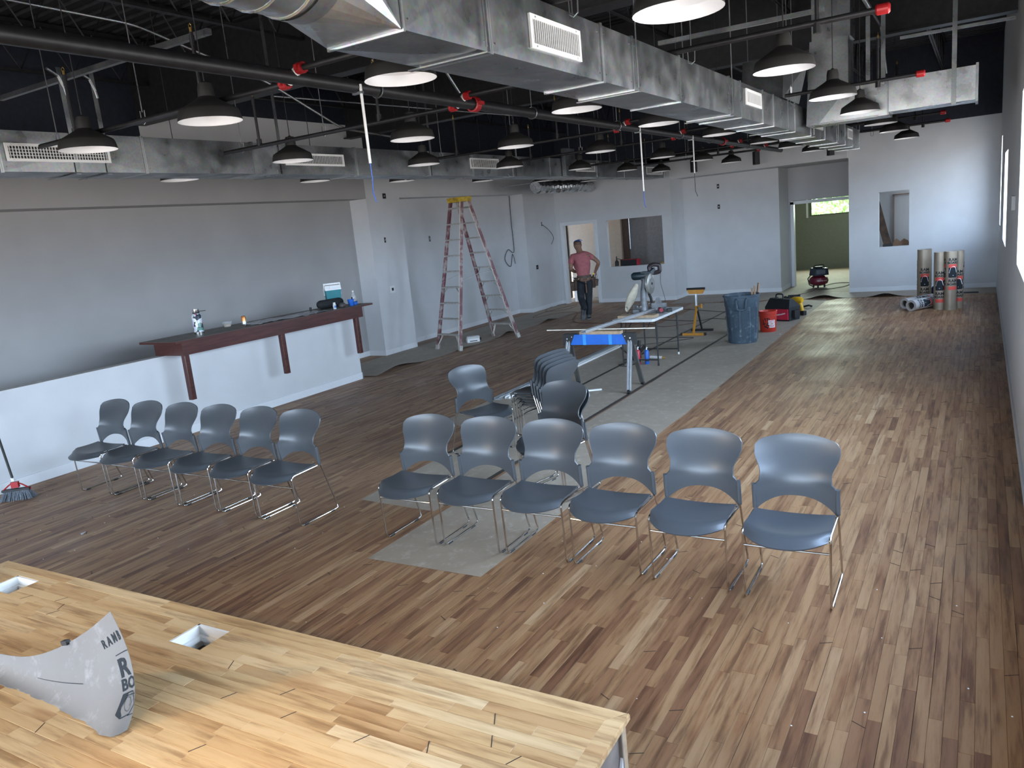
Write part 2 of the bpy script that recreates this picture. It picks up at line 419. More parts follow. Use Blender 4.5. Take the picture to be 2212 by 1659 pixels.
gnt.links.new(tr.outputs[0], ms.inputs[1]); gnt.links.new(gl.outputs[0], ms.inputs[2]); gnt.links.new(ms.outputs[0], gnt.nodes['Material Output'].inputs[0])
def window(i, x0, x1, z0, z1, n):
    f = MB(); y0, y1 = RWY-.19, RWY-.14
    f.box(x0, x1, y0, y1, z0, z0+.04).box(x0, x1, y0, y1, z1-.04, z1)
    for k in range(n+1):
        xx = x0+(x1-x0-.04)*k/n; f.box(xx, xx+.04, y0, y1, z0+.04, z1-.04)
    wobj = struct('window_%d' % i, f, M['white_trim'])
    for k in range(n): obj('pane', MB().box(x0+(x1-x0)*k/n+.03, x0+(x1-x0)*(k+1)/n-.03, y0+.02, y0+.026, z0+.03, z1-.03), glass, wobj)
window(1, 2.2, 9.25, 1.40, 3.05, 4); window(2, 13.7, 15.6, 1.25, 2.66, 1); window(3, 17.9, 18.7, 1.36, 3.06, 1)
struct('baseboard_right', MB().box(-4.4, FWX, RWY, RWY+.014, 0, .10), M['wall'])
# far wall, right section with a pass-through
FB = 2.6
wallbox('wall_far_right', [(FWX, FWX+.14, RWY, 1.37, 0, 3.56), (FWX, FWX+.14, 1.98, FB, 0, 3.56), (FWX, FWX+.14, 1.37, 1.98, 0, 1.0), (FWX, FWX+.14, 1.37, 1.98, 2.21, 3.56)], M['wall'])
wallbox('wall_far_upper', [(FWX, FWX+.14, RWY, 12, 3.56, ZT), (FWX-.02, FWX, -.1, .0, 3.56, 4.25)], M['black_wall'])
struct('baseboard_far', MB().box(FWX-.014, FWX, RWY, FB, 0, .10), M['white_trim'])
# recess in the middle: fascia above, alcove and door frame behind
wallbox('wall_fascia', [(DWX+.05, DWX+.25, FB, 6.7, 3.03, 3.56)], M['wall'])
wallbox('wall_alcove', [(20.1, 20.2, 4.28, 6.7, 0, 3.03), (DWX+.12, 20.1, 6.7, 6.8, 0, 3.03), (20.2, 21.2, 4.28, 4.38, 0, 3.03)], M['wall'])
wallbox('ceiling_alcove', [(DWX+.25, 21.3, FB, 6.7, 3.031, 3.08)], M['wall_grey'])
wallbox('wall_passage', [(FWX+.14, 27, FB-.12, FB, 0, 3.03), (21.2, 21.32, 4.2, 4.5, 0, 2.2), (21.2, 21.32, FB, 4.5, 2.2, 3.03)], M['wall_grey'])
d2 = struct('door_2', MB().box(21.16, 21.34, 4.15, 4.23, 0, 2.17).box(21.16, 21.34, FB, 4.23, 2.11, 2.19), M['white_trim'])
struct('baseboard_alcove', MB().box(20.086, 20.1, 4.28, 6.7, 0, .10).box(DWX, 20.1, 6.686, 6.7, 0, .10).box(20.1, 21.16, 4.266, 4.28, 0, .10), M['white_trim'])
# room seen through the far doorway
wallbox('wall_back_room', [(26.2, 26.35, 2.6, 3.3, 0, 3.0), (26.2, 26.35, 3.3, 4.66, 0, 1.66), (26.2, 26.35, 3.3, 4.66, 2.22, 3.0), (26.2, 26.35, 4.66, 8.2, 0, 3.0), (21.32, 26.2, 5.9, 6.0, 0, 3.0)], M['green_wall'])
wallbox('ceiling_back_room', [(21.32, 26.4, 2.5, 8.2, 3.0, 3.05)], M['green_wall'])
area('daylight_back_room', (26.0, 4.0, 1.95), (0, PI/2, 0), .5, 1.3, 48, (.85, 1, .82))
wf = struct('window_4', MB().box(26.2, 26.28, 3.3, 4.66, 1.66, 1.70).box(26.2, 26.28, 3.3, 4.66, 2.18, 2.22).box(26.2, 26.28, 4.60, 4.66, 1.7, 2.18).box(26.2, 26.28, 3.3, 3.35, 1.7, 2.18), mat('olive_frame', (.10,.10,.06), .6))
obj('pane', MB().box(26.24, 26.245, 3.35, 4.6, 1.7, 2.18), glass, wf)
struct('wall_outside', MB().box(26.195, 26.21, 4.70, 4.755, 1.62, 2.24), M['white_trim'])
lf, lnt, lbs = nm('sunlit_leaves')
vo = noise(lnt, 6, 6, rough=.7); lc = ramp(lnt, vo, [(.35, (.10,.30,.04)), (.5, (.35,.62,.14)), (.62, (.75,.95,.55)), (.72, (.95,1,.9))]); lnt.links.new(lc, lbs.inputs['Base Color'])
lnt.links.new(lc, lbs.inputs['Emission Color']); lbs.inputs['Emission Strength'].default_value = 0.0
mb = MB(); rd = random.Random(2)
for _ in range(2600):
    c = V((rd.uniform(27.6, 29.4), rd.uniform(2.2, 6.2), rd.uniform(.9, 3.4))); n_ = V((rd.uniform(-1,1), rd.uniform(-1,1), rd.uniform(-1,1))).normalized(); a = n_.orthogonal()*.09; b = n_.cross(a)
    mb.add([c-a, c-b*.6, c+a, c+b*.6], [(0,1,2,3)])
tree = obj('leafy_tree', mb, lf, tag=('sunlit green tree foliage seen through the high window of the far room', 'tree'))
obj('trunk', MB().tube([(28.5, 4, 0), (28.5, 4.1, 1.2), (28.45, 4.0, 2.6)], [.14, .11, .06], 8), ply, tree)
sun = bpy.data.lights.new('sun', 'SUN'); sun.energy = 7; sun.angle = .01; so = bpy.data.objects.new('sun', sun); C.objects.link(so); so.rotation_euler = V((.75, -.15, -1)).to_track_quat('-Z', 'Y').to_euler()
# room behind the pass-through on the right
wallbox('wall_store_room', [(21.0, 21.1, -.3, 2.5, 0, 3.0), (FWX+.14, 21.0, -.4, -.3, 0, 3.0)], M['wall'])
wallbox('ceiling_store_room', [(FWX+.14, 21.1, -.3, 2.5, 3.0, 3.05)], M['wall'])
area('store_room_fill', (19.75, .2, 2.8), (0, 0, 0), .3, .4, 7, (.8, .9, 1))  # added fill under the ceiling to brighten this room
# door wall
wallbox('wall_far_left', [(DWX, DWX+.12, 9.8, 10.6, 0, 3.56), (DWX, DWX+.12, 8.85, 9.8, 2.14, 3.56), (DWX, DWX+.12, 8.5, 8.85, 0, 3.56), (DWX, DWX+.12, 6.96, 8.5, 0, .94), (DWX, DWX+.12, 6.96, 8.5, 2.165, 3.56), (DWX, DWX+.12, 6.7, 6.96, 0, 3.56), (DWX, DWX+.2, 6.7, 10.5, 3.45, 3.57)], M['wall'])
d1 = struct('door_1', MB().box(DWX-.02, DWX+.14, 9.78, 9.87, 0, 2.13).box(DWX-.02, DWX+.14, 8.78, 8.87, 0, 2.13).box(DWX-.02, DWX+.14, 8.78, 9.87, 2.13, 2.22), M['white_trim'])
struct('baseboard_far_left', MB().box(DWX-.014, DWX, 6.7, 8.78, 0, .10).box(DWX-.014, DWX, 9.87, 10.0, 0, .10), M['white_trim'])
wallbox('wall_closet', [(20.6, 20.7, 8.72, 10.40, 0, 3.0)], M['tan_wall'])
wallbox('wall_closet_side', [(20.5, 20.6, 10.40, 10.6, 0, 3.0), (DWX+.12, 22.5, 11.0, 11.1, 0, 3.0)], M['black_paint'])

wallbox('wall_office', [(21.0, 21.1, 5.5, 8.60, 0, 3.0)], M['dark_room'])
wallbox('wall_office_partition', [(21.0, 21.08, 9.02, 9.5, 0, 3)], M['wall_grey'])
wallbox('wall_office_panel', [(20.98, 21.06, 8.62, 9.02, 0, 3.0)], mat('brown_panel', (.085,.055,.042), .7))
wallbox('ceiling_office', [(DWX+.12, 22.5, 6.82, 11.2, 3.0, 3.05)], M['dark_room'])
area('office_fill', (20.1, 9.6, 2.9), (0, 0, 0), .4, .4, 2.6, (1, .90, .78))  # added fill to brighten the space behind the doorway, no fixture modelled
area('office_fill', (19.9, 7.6, 2.9), (0, 0, 0), .4, .4, 2.5, (.9, .95, 1))  # added fill that lifts the dim room behind the left pass-through
# left wall: upper face at LWY, recessed bays below
wallbox('wall_left_bay', [(-4.6, 11.5, 10.42, 10.6, 0, 3.03), (-4.6, 11.5, LWY, LWY+.6, 3.03, 3.5)], M['wall_darker_grey'])
wallbox('wall_left', [(11.5, DWX+.1, LWY, LWY+.6, 3.03, 3.5), (11.5, 12.5, LWY, 10.6, 0, 3.03), (12.5, 17.45, 10.39, 10.6, 0, 3.03), (17.45, DWX+.1, LWY, 10.6, 0, 3.03), (7.0, 11.6, LWY, 10.3, 3.5, 4.35)], M['wall'])
wallbox('wall_left_upper', [(-4.6, 7.0, LWY, 10.3, 3.5, ZT), (7.0, 11.6, LWY, 10.3, 4.35, ZT), (11.6, FWX, LWY, 10.3, 3.5, ZT)], M['black_wall'])
bb = MB()
for a, b, y_ in ((-4.4, 11.5, 10.42), (11.5, 12.5, LWY), (12.5, 17.45, 10.39), (17.45, DWX, LWY)): bb.box(a, b, y_-.014, y_, 0, .10)
bb.box(11.486, 11.5, LWY-.014, 10.42, 0, .10).box(17.436, 17.45, LWY-.014, 10.39, 0, .10)
struct('baseboard_left', bb, M['white_trim'])
wallbox('wall_rear', [(-4.6, -4.45, RWY, 10.6, 0, .45), (-4.6, -4.45, RWY, 10.6, 2.75, ZT), (-4.6, -4.45, RWY, .1, .45, 2.75), (-4.6, -4.45, 9.7, 10.6, .45, 2.75)], M['wall'])
# half wall below the bar
struct('wall_half', MB().box(-1.0, 9.48, 8.83, 8.98, 0, 1.065), M['wall'])
cp = MB(); rd = random.Random(4); x = -1.0
while x < 9.4: L = rd.uniform(.1, .5); cp.box(x, min(9.48, x+L), 8.828+rd.uniform(-.002, .002), 8.985, 1.065, 1.068+rd.random()*.006); x += L
struct('trim_1', cp, drywall)
struct('baseboard_half', MB().box(-1.0, 9.50, 8.814, 8.83, 0, .11).box(9.48, 9.496, 8.814, 8.98, 0, .11), M['white_trim'])

# ------------------------------------------------------------------ roof deck, joists, girders
dk = MB(); prof = []; x = -4.6; 
while x < FWX+.2: prof += [(x, 5.15), (x+.09, 5.15), (x+.115, 5.19), (x+.16, 5.19), (x+.185, 5.15)]; x += .2
vs_ = []; fs_ = []
for (a, z) in prof: vs_ += [(a, RWY-.2, z), (a, 10.3, z)]
for i in range(len(prof)-1): fs_.append((2*i, 2*i+1, 2*i+3, 2*i+2))
dk.add(vs_, fs_); dk.box(-4.6, FWX+.2, RWY-.2, 10.6, 5.2, 5.3)
struct('ceiling', dk, M['deck'])
def girder(x, lab):
    g = thing('roof_girder', lab, 'beam', (x, 5, 4.1), 0, 'roof girders')
    obj('web', MB().box(-.008, .008, -5.3, 5.0, .02, .86), M['black_steel'], g)
    obj('flange', MB().box(-.10, .10, -5.3, 5.0, 0, .02), M['black_steel'], g)
    obj('flange', MB().box(-.10, .10, -5.3, 5.0, .86, .88), M['black_steel'], g)
    return g
girder(7.0, 'deep black steel girder crossing the roof above the nearer lamps'); girder(11.2, 'black steel girder crossing the roof farther back, mostly behind the duct')
def joist(y, x0, x1, lab, ztop=5.13, zbot=4.55, n=None):
    j = thing('roof_joist', lab, 'joist', ((x0+x1)/2, y, zbot), 0, 'open web roof joists')
    h = (x1-x0)/2; ht = ztop-zbot
    obj('top_chord', MB().box(-h, h, -.045, -.006, ht-.04, ht).box(-h, h, .006, .045, ht-.04, ht), M['black_steel'], j)
    obj('bottom_chord', MB().box(-h, h, -.03, -.004, 0, .03).box(-h, h, .004, .03, 0, .03), M['black_steel'], j)
    k = max(2, int((x1-x0)/.62)); s = (x1-x0-.1)/k; pts = []
    for i in range(k): pts += [(-h+.05+s*i, 0, ht-.02), (-h+.05+s*(i+.5), 0, .02)]
    pts.append((-h+.05+s*k, 0, ht-.02))
    obj('web', MB().tube(pts, .012, 6), M['black_steel'], j)
ys = [.75, 2.15, 3.7, 5.2, 6.7, 8.2, 9.6]; nms = ['right wall', 'main duct', 'sprinkler main', 'ceiling centre', 'left duct', 'left wall soffit', 'left wall']
for y_, n_ in zip(ys, nms):
    joist(y_, -4.4, 6.95, 'black open-web joist in the near roof bay, above the %s' % n_)
    joist(y_, 7.05, 11.15, 'black open-web joist in the middle roof bay, above the %s' % n_)
    joist(y_, 11.25, 19.3, 'black open-web joist in the far roof bay, above the %s' % n_)
# ------------------------------------------------------------------ chairs (local: faces -X, origin at floor centre)
def smooth(t): t = min(1, max(0, t)); return t*t*(3-2*t)
def interp(tab, z):
    for (a, b), (c, d) in zip(tab, tab[1:]):
        if z <= c: return b+(d-b)*smooth((z-a)/(c-a)) if z > a else b
    return tab[-1][1]
WID = [(.44, .232), (.605, .226), (.635, .203), (.675, .200), (.79, .241), (.90, .243)]
def backP(u, v):
    a = 2*u-1
    zb = .535 - .095*abs(a)**2.6; zt = .887 - .038*abs(a)**2.0 - .026*abs(a)**18
    z = zb+(zt-zb)*v; w_ = interp(WID, z)
    x = interp([(.44, .125), (.60, .112), (.89, .215)], z) - .055*a*a + .02
    return (x, a*w_, z)
def seatP(u, v):
    a = 2*u-1
    xf = -.375 + .13*abs(a)**2.4; xr = .05
    x = xr + (xf-xr)*v; w_ = .226 + .009*smooth(v*1.3) - .012*smooth((v-.8)/.2)*abs(a)
    z = .452 + .010*abs(a)**2 - .014*math.sin(PI*min(1, v*1.1))*(1-abs(a)**2*.6) - .045*smooth((v-.72)/.28)**1.5
    return (x, a*w_, z)
mbS = MB().shell(seatP, 20, 16, .009)
mbB = MB().shell(backP, 26, 22, .008)
def make_chair():
    t = thing('stacking_chair', 'chair', 'chair')
    obj('seat', mbS, M['chair'], t, True)
    bk = obj('backrest', mbB, M['chair'], t, True)
    rib = MB()
    for i in range(17):
        y_ = -.16+.02*i; rib.box(.152-.055*(y_/.22)**2-.0, .160-.055*(y_/.22)**2, y_-.0035, y_+.0035, .555, .605)
    obj('vent_ribs', rib, M['rubber'], bk)
    for s in (-1, 1):
        y_ = .234*s
        obj('sleeve', MB().tube([(.092, y_, .452), (.078, y_, .608)], .0135, 10), M['chair'], t, True)
        path = fillet([(.085, y_, .56), (.095, y_, .455), (.235, y_, .02), (.19, y_, .011), (-.215, y_, .011), (-.232, y_, .44), (.06, y_, .448)], .035, 5)
        obj('side_frame', MB().tube(path, .0068, 8), M['chrome'], t, True)
        for x_ in (.16, -.15): obj('glide', MB().tube([(x_-.025, y_, .0085), (x_+.025, y_, .0085)], .0085, 8), M['rubber'], t, True)
    obj('stretcher', MB().tube([(-.226-.014*math.sin(PI*i/8), -.234+.0585*i, .345+.004*math.sin(PI*i/8)) for i in range(9)], .0065, 8), M['chrome'], t, True)
    obj('stretcher', MB().tube([(.06, -.234, .445), (.06, .234, .445)], .006, 8), M['chrome'], t, True)
    return t
ch0 = make_chair(); index_kids()
used = [False]
def chair(x, y, rz, lab, grp=None, z=0):
    rr = ch0 if not used[0] else dup(ch0)
    used[0] = True; rr.location = (x, y, z); rr.rotation_euler = (0, 0, rz); rr['label'] = lab
    if 'group' in rr.keys(): del rr['group']
    if grp: rr['group'] = grp
    return rr
o6 = ['first', 'second', 'third', 'fourth', 'fifth', 'sixth']
GR = 'grey stacking chairs in the right-hand row'; GL = 'grey stacking chairs in the left-hand row'
rr6 = ['grey chair at the left end of the nearer row, on the brown paper', 'grey plastic chair second from the left in the nearer row', 'grey chair third from left in the nearer row, in front of two stacked chairs', 'grey plastic chair third from the right in the nearer row', 'grey plastic chair second from the right in the nearer row', 'grey plastic chair at the right end of the nearer row, closest to the right wall']
for i, (y_, x_, a_) in enumerate([(3.622, 4.385, .02), (3.088, 4.41, .01), (2.562, 4.43, 0), (2.028, 4.42, -.015), (1.468, 4.395, -.01), (.900, 4.375, .02)]): chair(x_, y_, a_, rr6[i], GR)
ll6 = ['grey plastic chair at the left end of the left row, nearest the white half wall', 'grey plastic chair second from the left in the left row', 'grey plastic chair third from the left in the left row', 'grey plastic chair fourth from the left in the left row', 'grey plastic chair fifth from the left in the left row', 'grey chair at the right end of the left row, whole side frame in view']
for i, (y_, x_, a_) in enumerate([(7.66, 4.33, .03), (7.12, 4.335, .01), (6.58, 4.34, 0), (6.04, 4.345, .02), (5.50, 4.345, -.01), (4.965, 4.33, .0)]): chair(x_, y_, a_, ll6[i], GL)
chair(6.36, 4.37, math.atan2(-.95, -.30)-PI, 'single grey chair turned sideways, left of the stack of five')
A = math.atan2(.97, .24)-PI
sl = ['bottom grey chair of the stack of five, its ribbed back facing right', 'second grey chair from the bottom in the stack of five', 'middle grey chair in the stack of five', 'fourth grey chair from the bottom in the stack of five', 'top grey chair of the stack of five, its dark seat in view']
for i in range(5): chair(6.785+.24*.038*i, 3.735+.97*.038*i, A, sl[i], 'grey chairs in the stack of five', .027*i)
A2 = math.atan2(.22, -.975)-PI
chair(5.52, 3.03, A2, 'lower of two stacked grey chairs, behind the third chair of the nearer row', 'pair of stacked grey chairs')
chair(5.52-.03, 3.03+.008, A2, 'upper of two stacked grey chairs facing the camera behind the nearer row', 'pair of stacked grey chairs', .036)

# ------------------------------------------------------------------ pendant lamps
shade_m = mat('dark_bronze', (.016,.0155,.015), .6, .1, var=.15); inner_m = mat('white_enamel', (.85,.85,.86), .3, var=.01)
def make_lamp():
    t = thing('pendant_lamp', 'lamp', 'lamp')
    prof = [(.200, 0), (.199, .012), (.188, .060), (.182, .070), (.10, .118), (.062, .140), (.052, .150), (.050, .20), (.042, .232), (.018, .236), (.010, .245)]
    obj('shade', MB().lathe(prof, None, 32), shade_m, t, True)
    obj('reflector', MB().lathe([(.200, 0), (.196, .004), (.184, .058), (.10, .112), (.05, .135), (.001, .137)], None, 32), inner_m, t, True)
    obj('cord', MB().tube([(0, 0, .24), (0, 0, 2.045)], .004, 6), M['rubber'], t)
    obj('canopy', MB().lathe([(.001, 2.03), (.055, 2.03), (.055, 2.05), (.001, 2.052)], None, 12), M['black_steel'], t)
    return t
lp0 = make_lamp(); index_kids()
cols = {1.16: [3.54, 5.70, 7.73, 9.55, 11.6, 13.4, 15.7], 2.76: [3.59, 5.8, 7.65, 9.75, 12.07, 13.95, 15.97], 4.4: [3.52, 5.79, 7.63, 9.71, 12.3, 14.37, 16.35], 5.92: [3.51, 5.79, 7.96, 10.04, 12.4, 14.5, 16.4], 7.72: [5.69, 7.9, 9.77, 12.1, 14.41, 16.6]}
cn = {1.16: 'row beside the right wall', 2.76: 'row just left of the main duct', 4.4: 'centre row', 5.92: 'row in front of the left duct', 7.72: 'row behind the left duct'}
fixy = {(4.4, 3.52): 4.28, (5.92, 3.51): 5.65, (4.4, 9.71): 4.32, (7.72, 5.69): 7.58}
on = ['nearest', 'second', 'third', 'fourth', 'fifth', 'sixth', 'farthest']
first = True
for y_, xs in cols.items():
    for i, x_ in enumerate(xs):
        o = lp0 if first else dup(lp0); first = False
        o.location = (x_, fixy.get((y_, x_), y_), 3.10); o.rotation_euler = (0, 0, (i*1.7) % 6)
        k = 'farthest' if i == len(xs)-1 else on[i]
        o['label'] = 'dark dome pendant, %s in the %s' % (k, cn[y_]); o['group'] = 'dark dome pendants'
    
# ------------------------------------------------------------------ main duct
def grille(parent, x0, x1, y, z0, z1, n, hz=False, face=-1):
    f = MB(); b = .022; yy = (y+face*.012, y); y0, y1 = min(yy), max(yy)
    f.box(x0, x1, y0, y1, z0, z0+b).box(x0, x1, y0, y1, z1-b, z1).box(x0, x0+b, y0, y1, z0+b, z1-b).box(x1-b, x1, y0, y1, z0+b, z1-b)
    g = obj('register_frame', f, M['white_paint'], parent)
    lo = MB(); w_ = (x1-x0-2*b)
    for i in range(n):
        xx = x0+b+w_*(i+.5)/n; lo.box(xx-.0022, xx+.0022, y0+.002, y1, z0+b, z1-b)
    if hz:
        for i in range(1, 4): zz = z0+b+(z1-z0-2*b)*i/4; lo.box(x0+b, x1-b, y0+.004, y1, zz-.002, zz+.002)
    props(obj('louvres', lo, M['white_paint'], g), kind='stuff')
    obj('throat', MB().box(x0+b, x1-b, y+face*.001, y+face*.003, z0+b, z1-b), M['black_paint'], g)
    sc = MB()
    for xx in (x0+.05, x1-.05):
        for zz in (z0+.011, z1-.011): sc.box(xx-.004, xx+.004, y0-.002, y0, zz-.004, zz+.004)
    obj('screws', sc, M['alu'], g)
def duct_section(parent, x0, x1, y0, y1, z0, z1, m, crease=.010, name='duct_section'):
    mb = MB(); P = [(x0,y0,z0),(x1,y0,z0),(x1,y1,z0),(x0,y1,z0),(x0,y0,z1),(x1,y0,z1),(x1,y1,z1),(x0,y1,z1)]
    cs = [((x0+x1)/2,(y0+y1)/2,z0-crease), ((x0+x1)/2,y0-crease*.4,(z0+z1)/2), ((x0+x1)/2,y1+crease*.4,(z0+z1)/2)]
    mb.add(P+cs, [(1,0,8),(2,1,8),(3,2,8),(0,3,8),(0,1,9),(1,5,9),(5,4,9),(4,0,9),(3,7,10),(7,6,10),(6,2,10),(2,3,10),(4,5,6,7)])
    o = obj(name, mb, m, parent)
    e = .008
    for x_, s in ((x0, 1), (x1, -1)):
        a, b = sorted((x_, x_+s*.012)); fl = MB()
        fl.box(a, b, y0-e, y1+e, z0-e, z0).box(a, b, y0-e, y0, z0, z1).box(a, b, y1, y1+e, z0, z1).box(a, b, y0-e, y1+e, z1, z1+e)
        obj('drive_cleat', fl, M['galv_bright'], o)
    sc = MB()
    for x_ in (x0+.04, x1-.04):
        for zz in (z0+.04, z1-.04): sc.lathe([(.005, 0), (.003, .005)], Matrix.Translation((x_, y0-.001, zz)) @ Matrix.Rotation(PI/2, 4, 'X'), 6, cap1=True)
    obj('screws', sc, M['galv_bright'], o)
    return o
DY0, DY1, DZ0, DZ1 = 1.80, 2.16, 2.98, 3.275
md = thing('main_air_duct', 'large galvanised sheet-metal duct running down the hall right of centre', 'duct')
xs = [2.38, 2.98, 4.15, 4.60, 5.45, 6.7, 7.05, 7.85, 8.3, 9.35, 10.3, 11.3, 12.3, 13.1, 13.9, 14.7]
dmix = ['galv']*16; dmix[3] = 'galv'
for i, (a, b) in enumerate(zip(xs, xs[1:])):
    duct_section(md, a+.001, b-.001, DY0, DY1, DZ0, DZ1, M['galv'], .012 if b-a > .5 else .002)
obj('end_cap', MB().box(14.7, 14.715, DY0-.008, DY1+.008, DZ0-.008, DZ1+.008), M['galv'], md)
for g in ((3.33, 3.86, 3.045, 3.195, 24), (7.20, 7.76, 3.10, 3.235, 26), (10.55, 11.1, 3.08, 3.23, 14), (13.3, 13.8, 3.08, 3.23, 10)): grille(md, g[0], g[1], DY0-.004, g[2], g[3], g[4])
RC = (0, 1.985, 3.225); RR = .225
nseg = 28
circ = [(RC[1]+RR*math.cos(2*PI*k/nseg), RC[2]+RR*math.sin(2*PI*k/nseg)) for k in range(nseg)]
def sq(k):
    a = 2*PI*k/nseg; c, s = math.cos(a), math.sin(a); t = 1/max(abs(c), abs(s)); return ((DY0+DY1)/2+c*t*(DY1-DY0)/2, (DZ0+DZ1)/2+s*t*(DZ1-DZ0)/2)
# square corners exactly on segment points
vs_ = [(2.10, *circ[k]) for k in range(nseg)]; cr = [(2.38, DY1, DZ1), (2.38, DY0, DZ1), (2.38, DY0, DZ0), (2.38, DY1, DZ0)]
q = nseg//4; fs_ = []
vs_ += cr
def near_c(k):
    a = (2*PI*(k+.5)/nseg) % (2*PI); return nseg + (0 if a < PI/2 else 1 if a < PI else 2 if a < 1.5*PI else 3)
for k in range(nseg): fs_.append((k, (k+1) % nseg, near_c(k)))
fs_ += [(0, nseg+0, nseg+3), (q, nseg+1, nseg+0), (2*q, nseg+2, nseg+1), (3*q, nseg+3, nseg+2)]
obj('transition', MB().add(vs_, fs_), M['galv_bright'], md)
MX = Matrix(((0,0,1,0),(1,0,0,RC[1]),(0,1,0,RC[2]),(0,0,0,1)))
pipe = obj('spiral_pipe', MB().lathe([(RR-.002, -3.8), (RR-.002, 2.12)], MX, 48), M['galv_bright'], md, True)
rg = MB()
for k in range(46):
    xx = -3.7+.125*k
    pts = [(xx+.125*a/(2*PI), RC[1]+RR*math.cos(a), RC[2]+RR*math.sin(a)) for a in [2*PI*i/32 for i in range(33)]]
    rg.tube(pts, .0045, 5, caps=False)
obj('spiral_seam', rg, M['galv_bright'], pipe, True)
obj('collar', MB().lathe([(RR+.004, 2.04), (RR+.004, 2.115)], MX, 48), M['galv'], md, True)
def strap(parent, x, y, z0, z1, m, w_=.028, nm_='hanger_strap', foot=1):
    o = obj(nm_, MB().box(x-w_/2, x+w_/2, y-.002, y+.002, z0, z1), m, parent); return o
for x_, side in ((2.92, 0), (4.62, 0), (6.72, 0), (8.9, 0), (10.4, 0), (12.3, 0)):
    obj('hanger_rod', MB().tube([(x_, DY0-.02, DZ0+.01), (x_, DY0-.02, 5.05)], .005, 6).tube([(x_, DY1+.02, DZ0+.01), (x_, DY1+.02, 5.05)], .005, 6).box(x_-.014, x_+.014, DY0-.03, DY1+.03, DZ0-.016, DZ0-.010), M['galv'], md)
# feed from above
fd = thing('duct_riser', 'short galvanised duct box with a paper tag dropping into the main duct', 'duct', (9.2, 1.9, 3.28))
obj('riser_box', MB().add([(-.55,-.12,0),(.3,-.12,0),(.3,.3,0),(-.55,.3,0),(-.45,-.12,.42),(.3,-.22,.42),(.3,.3,.42),(-.45,.3,.42)], [(0,1,5,4),(1,2,6,5),(2,3,7,6),(3,0,4,7),(4,5,6,7)]), M['galv'], fd)
obj('paper_tag', MB().box(-.30, -.20, -.150, -.146, .06, .14), M['white_pl'], fd)
# cross duct on the right
cd = thing('cross_air_duct', 'bright galvanised duct running across to the right wall beyond the main duct', 'duct')
mb = MB()
def yduct(x0, x1, y0, y1, z0, z1):
    return MB().add([(x0,y0,z0),(x1,y0,z0),(x1,y1,z0),(x0,y1,z0),(x0,y0,z1),(x1,y0,z1),(x1,y1,z1),(x0,y1,z1),(x0,(y0+y1)/2,(z0+z1)/2),((x0+x1)/2,(y0+y1)/2,z0-.01)], [(0,8,3),(3,8,7),(7,8,4),(4,8,0),(0,1,9),(1,2,9),(2,3,9),(3,0,9),(1,2,6,5),(4,5,6,7),(2,3,7,6),(0,4,5,1)])
obj('duct_section', yduct(9.75, 10.15, .085, .90, 3.08, 3.42), M['galv_bright'], cd)
obj('duct_section', yduct(9.75, 10.15, .905, 1.62, 3.05, 3.42), M['galv_bright'], cd)
obj('end_cap', MB().box(9.735, 10.16, .06, .085, 3.06, 3.44), M['galv'], cd)
obj('cleat', MB().box(9.735, 10.16, .895, .91, 3.05, 3.43).box(9.735, 9.75, 1.0, 1.62, 3.045, 3.065), M['galv'], cd)
obj('duct_elbow', MB().add([(9.74,1.62,3.05),(9.74,1.30,3.42),(9.74,1.30,3.95),(9.74,1.70,3.95),(9.74,1.75,3.05),(10.16,1.62,3.05),(10.16,1.30,3.42),(10.16,1.30,3.95),(10.16,1.70,3.95),(10.16,1.75,3.05)], [(0,1,2,3,4),(9,8,7,6,5),(0,5,6,1),(1,6,7,2),(3,8,9,4),(4,9,5,0),(2,7,8,3)]), M['galv'], cd)
obj('duct_riser', MB().box(9.76, 10.14, 1.28, 1.68, 3.95, 5.1), M['galv'], cd)
for y_ in (.28, .95, 1.1): obj('hanger_strap', MB().box(9.738, 9.742, y_-.022, y_+.022, 3.06 if y_ < .5 else 3.4, 4.1), M['galv'], cd)
# ------------------------------------------------------------------ left duct
LY0, LY1, LZ0, LZ1 = 6.60, 7.05, 3.055, 3.375
ld = thing('left_air_duct', 'long galvanised duct along the left side with white grilles facing the room', 'duct')
xs = [-3.0, 1.2, 2.4, 3.36, 4.62, 5.90, 6.22, 7.5, 9.0, 10.1, 11.3, 12.6, 13.3, 14.6, 16.0, 17.2, 18.5]
for i, (a, b) in enumerate(zip(xs, xs[1:])):
    duct_section(ld, a+.001, b-.001, LY0, LY1, LZ0, LZ1, M['galv_bright'] if abs(a-5.90) < .01 else M['galv'], .008 if b-a > .6 else .001)
for g in ((3.41, 4.28, 3.135, 3.275, 34, True), (6.33, 7.27, 3.15, 3.285, 36, False), (10.02, 10.84, 3.16, 3.315, 28, False), (13.56, 14.49, 3.15, 3.31, 24, False), (17.29, 18.33, 3.12, 3.29, 22, False)): grille(ld, g[0], g[1], LY0-.004, g[2], g[3], g[4], g[5])
for x_ in (4.25, 3.97, 6.28, 9.05, 11.4, 13.4, 14.8, 15.6): obj('hanger_strap', MB().box(x_-.02, x_+.02, LY0-.012, LY0-.008, LZ0+.0, 3.9 if x_ < 5 else 5.1).box(x_-.02, x_+.02, LY0-.012, LY1, LZ0-.016, LZ0-.012), M['galv'], ld)
obj('takeoff_box', MB().box(13.05, 13.45, LY0-.09, LY0-.01, 3.06, 3.55), M['galv'], ld)
fx = MB(); fx.tube([(15.9+.05*i, 8.75+.10*math.sin(i*.12), 3.08+.015*math.sin(i*1.3)) for i in range(64)], [.13+.012*(i % 2) for i in range(64)], 14)
